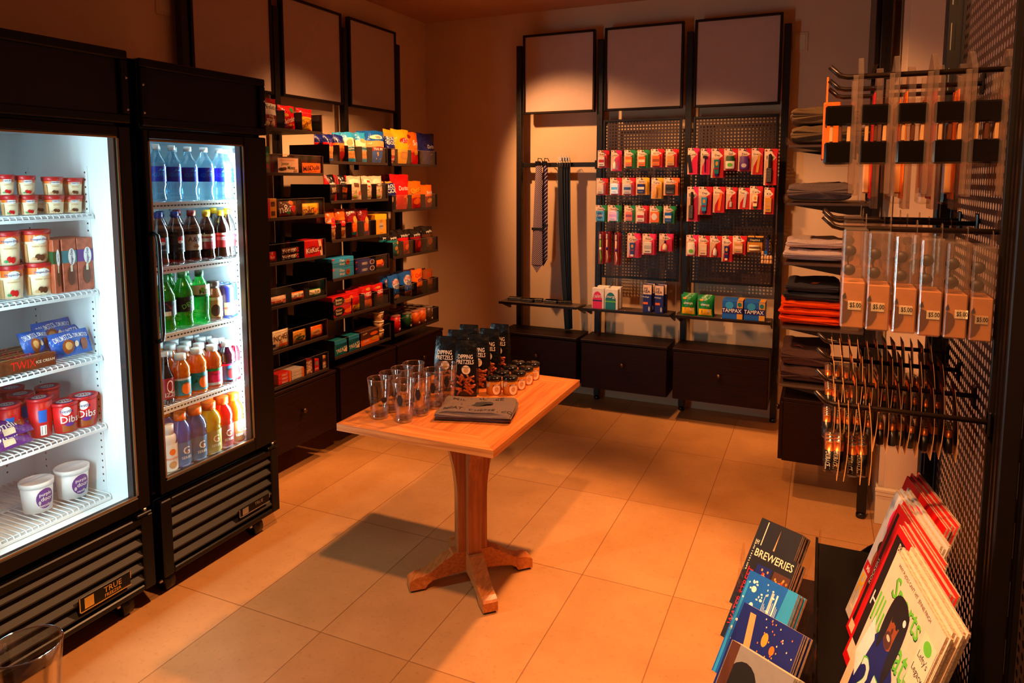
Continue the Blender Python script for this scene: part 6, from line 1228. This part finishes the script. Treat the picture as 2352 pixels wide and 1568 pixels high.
MX = V((math.cos(MRZ), math.sin(MRZ), 0)); MY = V((-math.sin(MRZ), math.cos(MRZ), 0)); MU = MY * math.sin(-MLEAN) + V((0, 0, math.cos(MLEAN))); MN = MY * math.cos(MLEAN) - V((0, 0, math.sin(-MLEAN)))
def magazine(base, deco, th=.003):
    m = MB(); m.box(-COVW / 2, COVW / 2, 0, th, 0, COVH, PAGE2)
    m.add([(-COVW / 2, -.0003, 0), (COVW / 2, -.0003, 0), (COVW / 2, -.0003, COVH), (-COVW / 2, -.0003, COVH)], [(0, 1, 2, 3)], base)
    m.deco(lambda u, v, o=0: V((u * COVW / 2, -.00034 - o, v * COVH)), COVW, COVH, deco, .00004); return m
SKIN = P('pretzel')
covers = [
 ((2062, 1264), P('peach'), [T('Sports', -.1, .83, .17, 'dgreen', 0, 1.0), T('Sports', -.1, .836, .165, 'lime', 0, 1.0), T('Illustrated', 0, .63, .19, 'dgreen', 0, .96), T('Illustrated', 0, .637, .185, 'lime', 0, .96), T('WHY PUJOLS CAN\'T HIT  JENNIE FINCH', -.1, .955, .03, 'ink'),
   PG([(-.75, .02), (-.8, .42), (-.5, .58), (-.05, .6), (.3, .5), (.5, .3), (.45, .02)], 'navy'), PG([(-.95, .3), (-.8, .6), (-.55, .5), (-.7, .2)], 'white'), PG([(.3, .5), (.6, .45), (.75, .2), (.5, .15)], 'lgrey'), ('e', -.2, .68, .24, .13, SKIN), E(-.2, .79, .3, .08, 'ink'), E(-.44, .66, .1, .17, 'ink'), E(.06, .62, .12, .22, 'ink'), E(-.22, .6, .13, .05, 'brown'), E(-.22, .615, .07, .014, 'peach'), E(-.3, .71, .04, .012, 'ink'), E(-.12, .71, .04, .012, 'ink'), E(-.2, .665, .03, .02, 'brown'), E(.02, .78, .05, .02, 'white'), T('25', -.25, .26, .26, 'lime', 0, .5), T('25', -.25, .262, .24, 'white', 0, .5),
   Q(.1, .98, .16, .3, 'lime'), T('YOU', .5, .23, .1), Q(-.1, .98, .02, .14, 'lime'), T('HATE', .4, .08, .1), E(.72, .36, .2, .09, 'ink'), T('2013', .72, .35, .06), Q(.55, .98, .6, .9, 'cream'), T("Lefty's", .76, .78, .05, 'ink', 0, .18), T('Legacy', .76, .7, .05, 'ink', 0, .18), E(.76, .85, .12, .035, 'lime')], 'pale sports magazine with green title and a player on the cover', 7),
 ((2065, 1204), P('red'), [Q(-.92, .92, .06, .95, 'ink'), T('Billboard', -.4, .9, .06, 'peach', 0, .3), T('HARD', -.4, .5, .1, 'white'), T('ROCK', -.2, .36, .1, 'dred'), Q(-.92, -.4, .06, .16, 'peach')], 'black magazine with red border and white lettering', 5),
 ((2065, 1156), P('red'), [Q(-.9, -.8, .1, .95, 'ink'), T('ROCKERS', -.85, .5, .04, 'peach', PI / 2), T('TIME', .2, .85, .14, 'white'), E(.2, .4, .4, .2, 'dred'), Q(-.92, -.4, .03, .1, 'peach')], 'red magazine with dark lettered strip along its spine', 3),
 ((2059, 1127), P('lgrey'), [E(-.3, .82, .5, .17, 'pink'), E(-.3, .82, .3, .1, 'peach'), ('e', -.6, .5, .2, .12, SKIN), E(-.6, .6, .2, .06, 'ink'), Q(-.98, -.3, .36, .44, 'red'), T('MICHELE', -.6, .4, .04), T('Real', -.5, .27, .16, 'yellow'), T('LIVES', -.55, .12, .1, 'cream')], 'pale magazine with pink round initial on its cover', 6),
 ((2084, 1092), P('red'), [T('People', -.1, .84, .16, 'white'), E(0, .4, .5, .26, 'tan')], 'red magazine at the back of the rack', 6)]
for (px, py), base, deco, w_, n in covers:
    tl = onz(px, py, .95); base_c = tl - MU * COVH + MX * (COVW / 2)
    dz = .6695 - base_c.z
    mg = magazine(base, deco)
    o = mg.obj('magazine', None, base_c, (MLEAN, 0, MRZ)); tag(o, w_ + ', front of its pile', 'magazine', 'magazines in the rack')
    for k in range(1, n): copy(o, base_c + MN * (.0036 * k) + MX * (.005 * math.sin(k * 2.1)) + MU * (.0028 * k + .002 * math.sin(3.7 * k)), None, '%s, %s behind' % (w_.replace(' at the back of the rack', ' of the hindmost pile'), ORD[k - 1]))
BRZ = -.51; BLEAN = -.62
BX = V((math.cos(BRZ), math.sin(BRZ), 0)); BY = V((-math.sin(BRZ), math.cos(BRZ), 0)); BU = BY * math.sin(-BLEAN) + V((0, 0, math.cos(BLEAN))); BN = BY * math.cos(BLEAN) - V((0, 0, math.sin(-BLEAN)))
def brochure(w, h, base, deco, th=.004):
    m = MB(); m.box(-w / 2, w / 2, 0, th, 0, h, PAGE); m.add([(-w / 2, -.0002, 0), (w / 2, -.0002, 0), (w / 2, -.0002, h), (-w / 2, -.0002, h)], [(0, 1, 2, 3)], base)
    m.deco(lambda u, v, o=0: V((u * w / 2, -.00024 - o, v * h)), w, h, deco, .00003); return m
NGT = P('ink')
BR = [((1751, 1188), (1845, 1229), NGT, [T('MILWAUKEE', -.8, .58, .09, 'cream', PI / 2, .7), PG([(-.1, .2), (.05, .95), (.12, .2)], 'tan'), PG([(.2, .45), (.6, .62), (.9, .4), (.5, .3)], 'gold'), Q(-.62, -.58, .1, .98, 'cream')], 'black city brochure with gold arc, rearmost of the tiers', 9),
      ((1737, 1247), (1840, 1288), NGT, [T('BREWERIES', 0, .92, .08, 'cream', 0, .9), T('WATER STREET', -.8, .45, .13, 'red', PI / 2, .8), Q(-.6, .1, .4, .82, 'navy'), E(-.2, .6, .25, .14, 'orange'), E(-.25, .5, .2, .1, 'red'), Q(.2, .95, .4, .82, 'brown'), E(.6, .62, .25, .12, 'orange'), E(.5, .5, .3, .1, 'dred')], 'black brewery street brochure with small glowing photos', 9),
      ((1724, 1308), (1841, 1360), P('blue'), [PG([(.4, .2), (1, .3), (1, 1), (.6, 1)], 'sky'), Q(-.2, .4, .66, .7, 'white'), Q(-.15, .5, .55, .59, 'lgrey'), Q(-.3, .3, .44, .48, 'white'), E(-.6, .85, .1, .03, 'white'), E(-.5, .7, .08, .03, 'white'), Q(.1, .2, .5, .9, 'lgrey'), Q(.3, .36, .45, .9, 'white'), Q(-.95, -.85, 0, .9, 'sky')], 'blue harbor brochure with white sailboats', 9),
      ((1710, 1382), (1850, 1455), P('navy'), [PG([(-.7, .95), (-.5, .95), (-.3, .6), (.1, .45), (.1, .38), (-.5, .56)], 'tan'), PG([(.1, .3), (.8, .6), (.85, .55), (.2, .25)], 'peach'), E(.0, .8, .1, .06, 'gold'), E(.3, .75, .08, .04, 'orange'), Q(-.9, -.4, .1, .4, 'purple')], 'dark blue night bridge brochure with curving lights', 9),
      ((1682, 1468), (1826, 1557), P('grey'), [E(-.35, .7, .5, .2, 'ink'), Q(-.98, -.7, 0, 1, 'brown'), E(-.1, .55, .22, .09, 'cream'), Q(.1, .9, .3, .7, 'navy'), Q(.2, .5, .4, .6, 'orange'), Q(.55, .85, .36, .64, 'gold')], 'grey museum brochure with round dark building, nearest the aisle end', 9)]
rq = random.Random(5)
for i in range(34): BR[2][3].append(E(rq.uniform(-.9, .2), rq.uniform(.3, .95), rq.uniform(.02, .07), rq.uniform(.006, .014), 'white'))
for i in range(12): BR[2][3].append(Q(-.1 + .05 * i, -.085 + .05 * i, .52, rq.uniform(.66, .84), 'white') + (1,))
for i in range(46): BR[3][3].append(E(rq.uniform(-.3, .95), rq.uniform(.45, .98), .018, .008, rq.choice(['gold', 'peach', 'orange'])))
for i in range(26): BR[1][3].append(E(rq.choice([rq.uniform(-.5, .05), rq.uniform(.25, .9)]), rq.uniform(.45, .78), .04, .014, rq.choice(['orange', 'red', 'gold'])))
ends = []
for tl, tr, base, deco, w_, n in BR:
    a, b_ = onz(*tl, .78), onz(*tr, .78); w = min((b_ - a).length, .118); h = .2; c = a + BX * (w / 2) - BU * h
    o = brochure(w, h, base, deco).obj('brochure', None, c, (BLEAN, 0, BRZ)); tag(o, w_, 'brochure', 'brochures in the clear rack'); ends.append((a, b_, c))
    for k in range(1, n): copy(o, c + BN * (.0046 * k) + BX * (.0018 * math.sin(2.3 * k)), None, '%s: copy %s behind the front one' % (w_.split(' with')[0].split(',')[0], ORD[k - 1]))
r = thing('brochure_rack', 'clear acrylic tiered brochure rack on the dark cabinet', 'rack', None, (-.06, 1.4, .532))
def wallq(p0, p1, z0, z1, th=.005):
    d = (p1 - p0); d.z = 0; n = V((-d.y, d.x, 0)).normalized() * th; m = MB()
    m.prism([(0, 0), (d.length, 0), (d.length, z1 - z0), (0, z1 - z0)], (p0.x, p0.y, z0), d.normalized(), (0, 0, 1), n, ACR); return m
p0, p1 = onz(1881, 1216, .79), onz(1869, 1568, .79); W(wallq(p0, p1 + (p1 - p0) * .12, .535, .79), 'side_wall', r)
p0, p1 = onz(1706, 1246, .77), onz(1652, 1568, .77); W(wallq(p0, p1 + (p1 - p0) * .12, .535, .77), 'side_wall', r)
for a, b_, c in ends:
    m = MB(); q = c - BX * .06 + BN * .046; m.prism([(0, 0), (.125, 0), (.125, .19), (0, .19)], q, BX, BU, BN * .002, ACR); m.prism([(0, 0), (.125, 0), (.125, .002), (0, .002)], c - BX * .06 - BU * .003 - BN * .002, BX, BU, BN * .05, ACR); W(m, 'pocket', r)
W(MB().box(-.15, .0, 1.0, 1.8, .532, .538, ACR, .001), 'base_plate', r)
# lone tumbler on a small round side table at the aisle edge
p = V((-.905, .505, 0)); CT = .826
r = thing('side_table', 'small round dark side table under the lone glass', 'table', None, (p.x - .05, p.y - .06, 0))
W(MB().lathe([(.15, CT - .025), (.155, CT - .02), (.155, CT - .004), (.15, CT)], DWOOD, 32, (p.x - .05, p.y - .06, 0)), 'tabletop', r); W(MB().lathe([(.14, 0), (.14, .015), (.03, .04), (.022, .1), (.022, CT - .025)], BLK, 20, (p.x - .05, p.y - .06, 0)), 'pedestal', r)
tumbler(0, 0, 'plain empty glass by itself at the aisle edge in front of the freezer', .3, None, (p.x, p.y, CT), False)
# ---------------------------------------------------------------- light
def spot(name, loc, aim, e, ang, blend, col=(1, .56, .3), rad=.04):
    l = bpy.data.lights.new(name, 'SPOT'); l.energy = e; l.spot_size = math.radians(ang); l.spot_blend = blend; l.color = col; l.shadow_soft_size = rad
    o = bpy.data.objects.new(name, l); COL.objects.link(o); o.location = loc; o.rotation_euler = (V(aim) - V(loc)).to_track_quat('-Z', 'Y').to_euler()
tube_lamp(col, -2.2, 2.175, .5, 1.66, LAMP_COOLER); tube_lamp(frz, -2.2, 1.105, .5, 1.66, LAMP_FREEZER)
COLD = (.72, .96, 1)
area('cooler_lamp_glow', (-2.21, 2.16, 1.08), (PI / 2, 0, PI * .75), .03, 1.15, E_COOLER, COLD)
area('freezer_lamp_glow', (-2.2, 1.13, 1.08), (PI / 2, 0, -PI * .25 - PI * .0), .03, 1.15, E_FREEZER, COLD)
for n, a in SPOTS: spot(n, *a)
w = bpy.data.worlds.new('World'); SC.world = w; w.use_nodes = True
bg = w.node_tree.nodes['Background']; bg.inputs['Color'].default_value = (1, .36, .06, 1); bg.inputs['Strength'].default_value = WORLD
# ---------------------------------------------------------------- camera
cd = bpy.data.cameras.new('camera'); cam = bpy.data.objects.new('camera', cd); COL.objects.link(cam)
cam.location = (0, 0, CAMH); cam.rotation_euler = (PI / 2 - PIT, 0, YAW)
cd.sensor_fit = 'HORIZONTAL'; cd.sensor_width = 36; cd.lens = FPX / 2352 * 36
cd.shift_y = (CYP - 784) / 2352; cd.clip_start = .02
SC.camera = cam
vs = SC.view_settings; vs.view_transform = 'Standard'; vs.look = 'None'; vs.exposure = EXPO; vs.gamma = 1; vs.use_curve_mapping = False
cy = SC.cycles; cy.max_bounces = 10; cy.transparent_max_bounces = 28; cy.diffuse_bounces = 4; cy.glossy_bounces = 4; cy.transmission_bounces = 8; cy.sample_clamp_indirect = 4; cy.caustics_reflective = False; cy.caustics_refractive = False
try: cy.use_denoising = True; cy.denoiser = 'OPENIMAGEDENOISE'
except Exception: pass
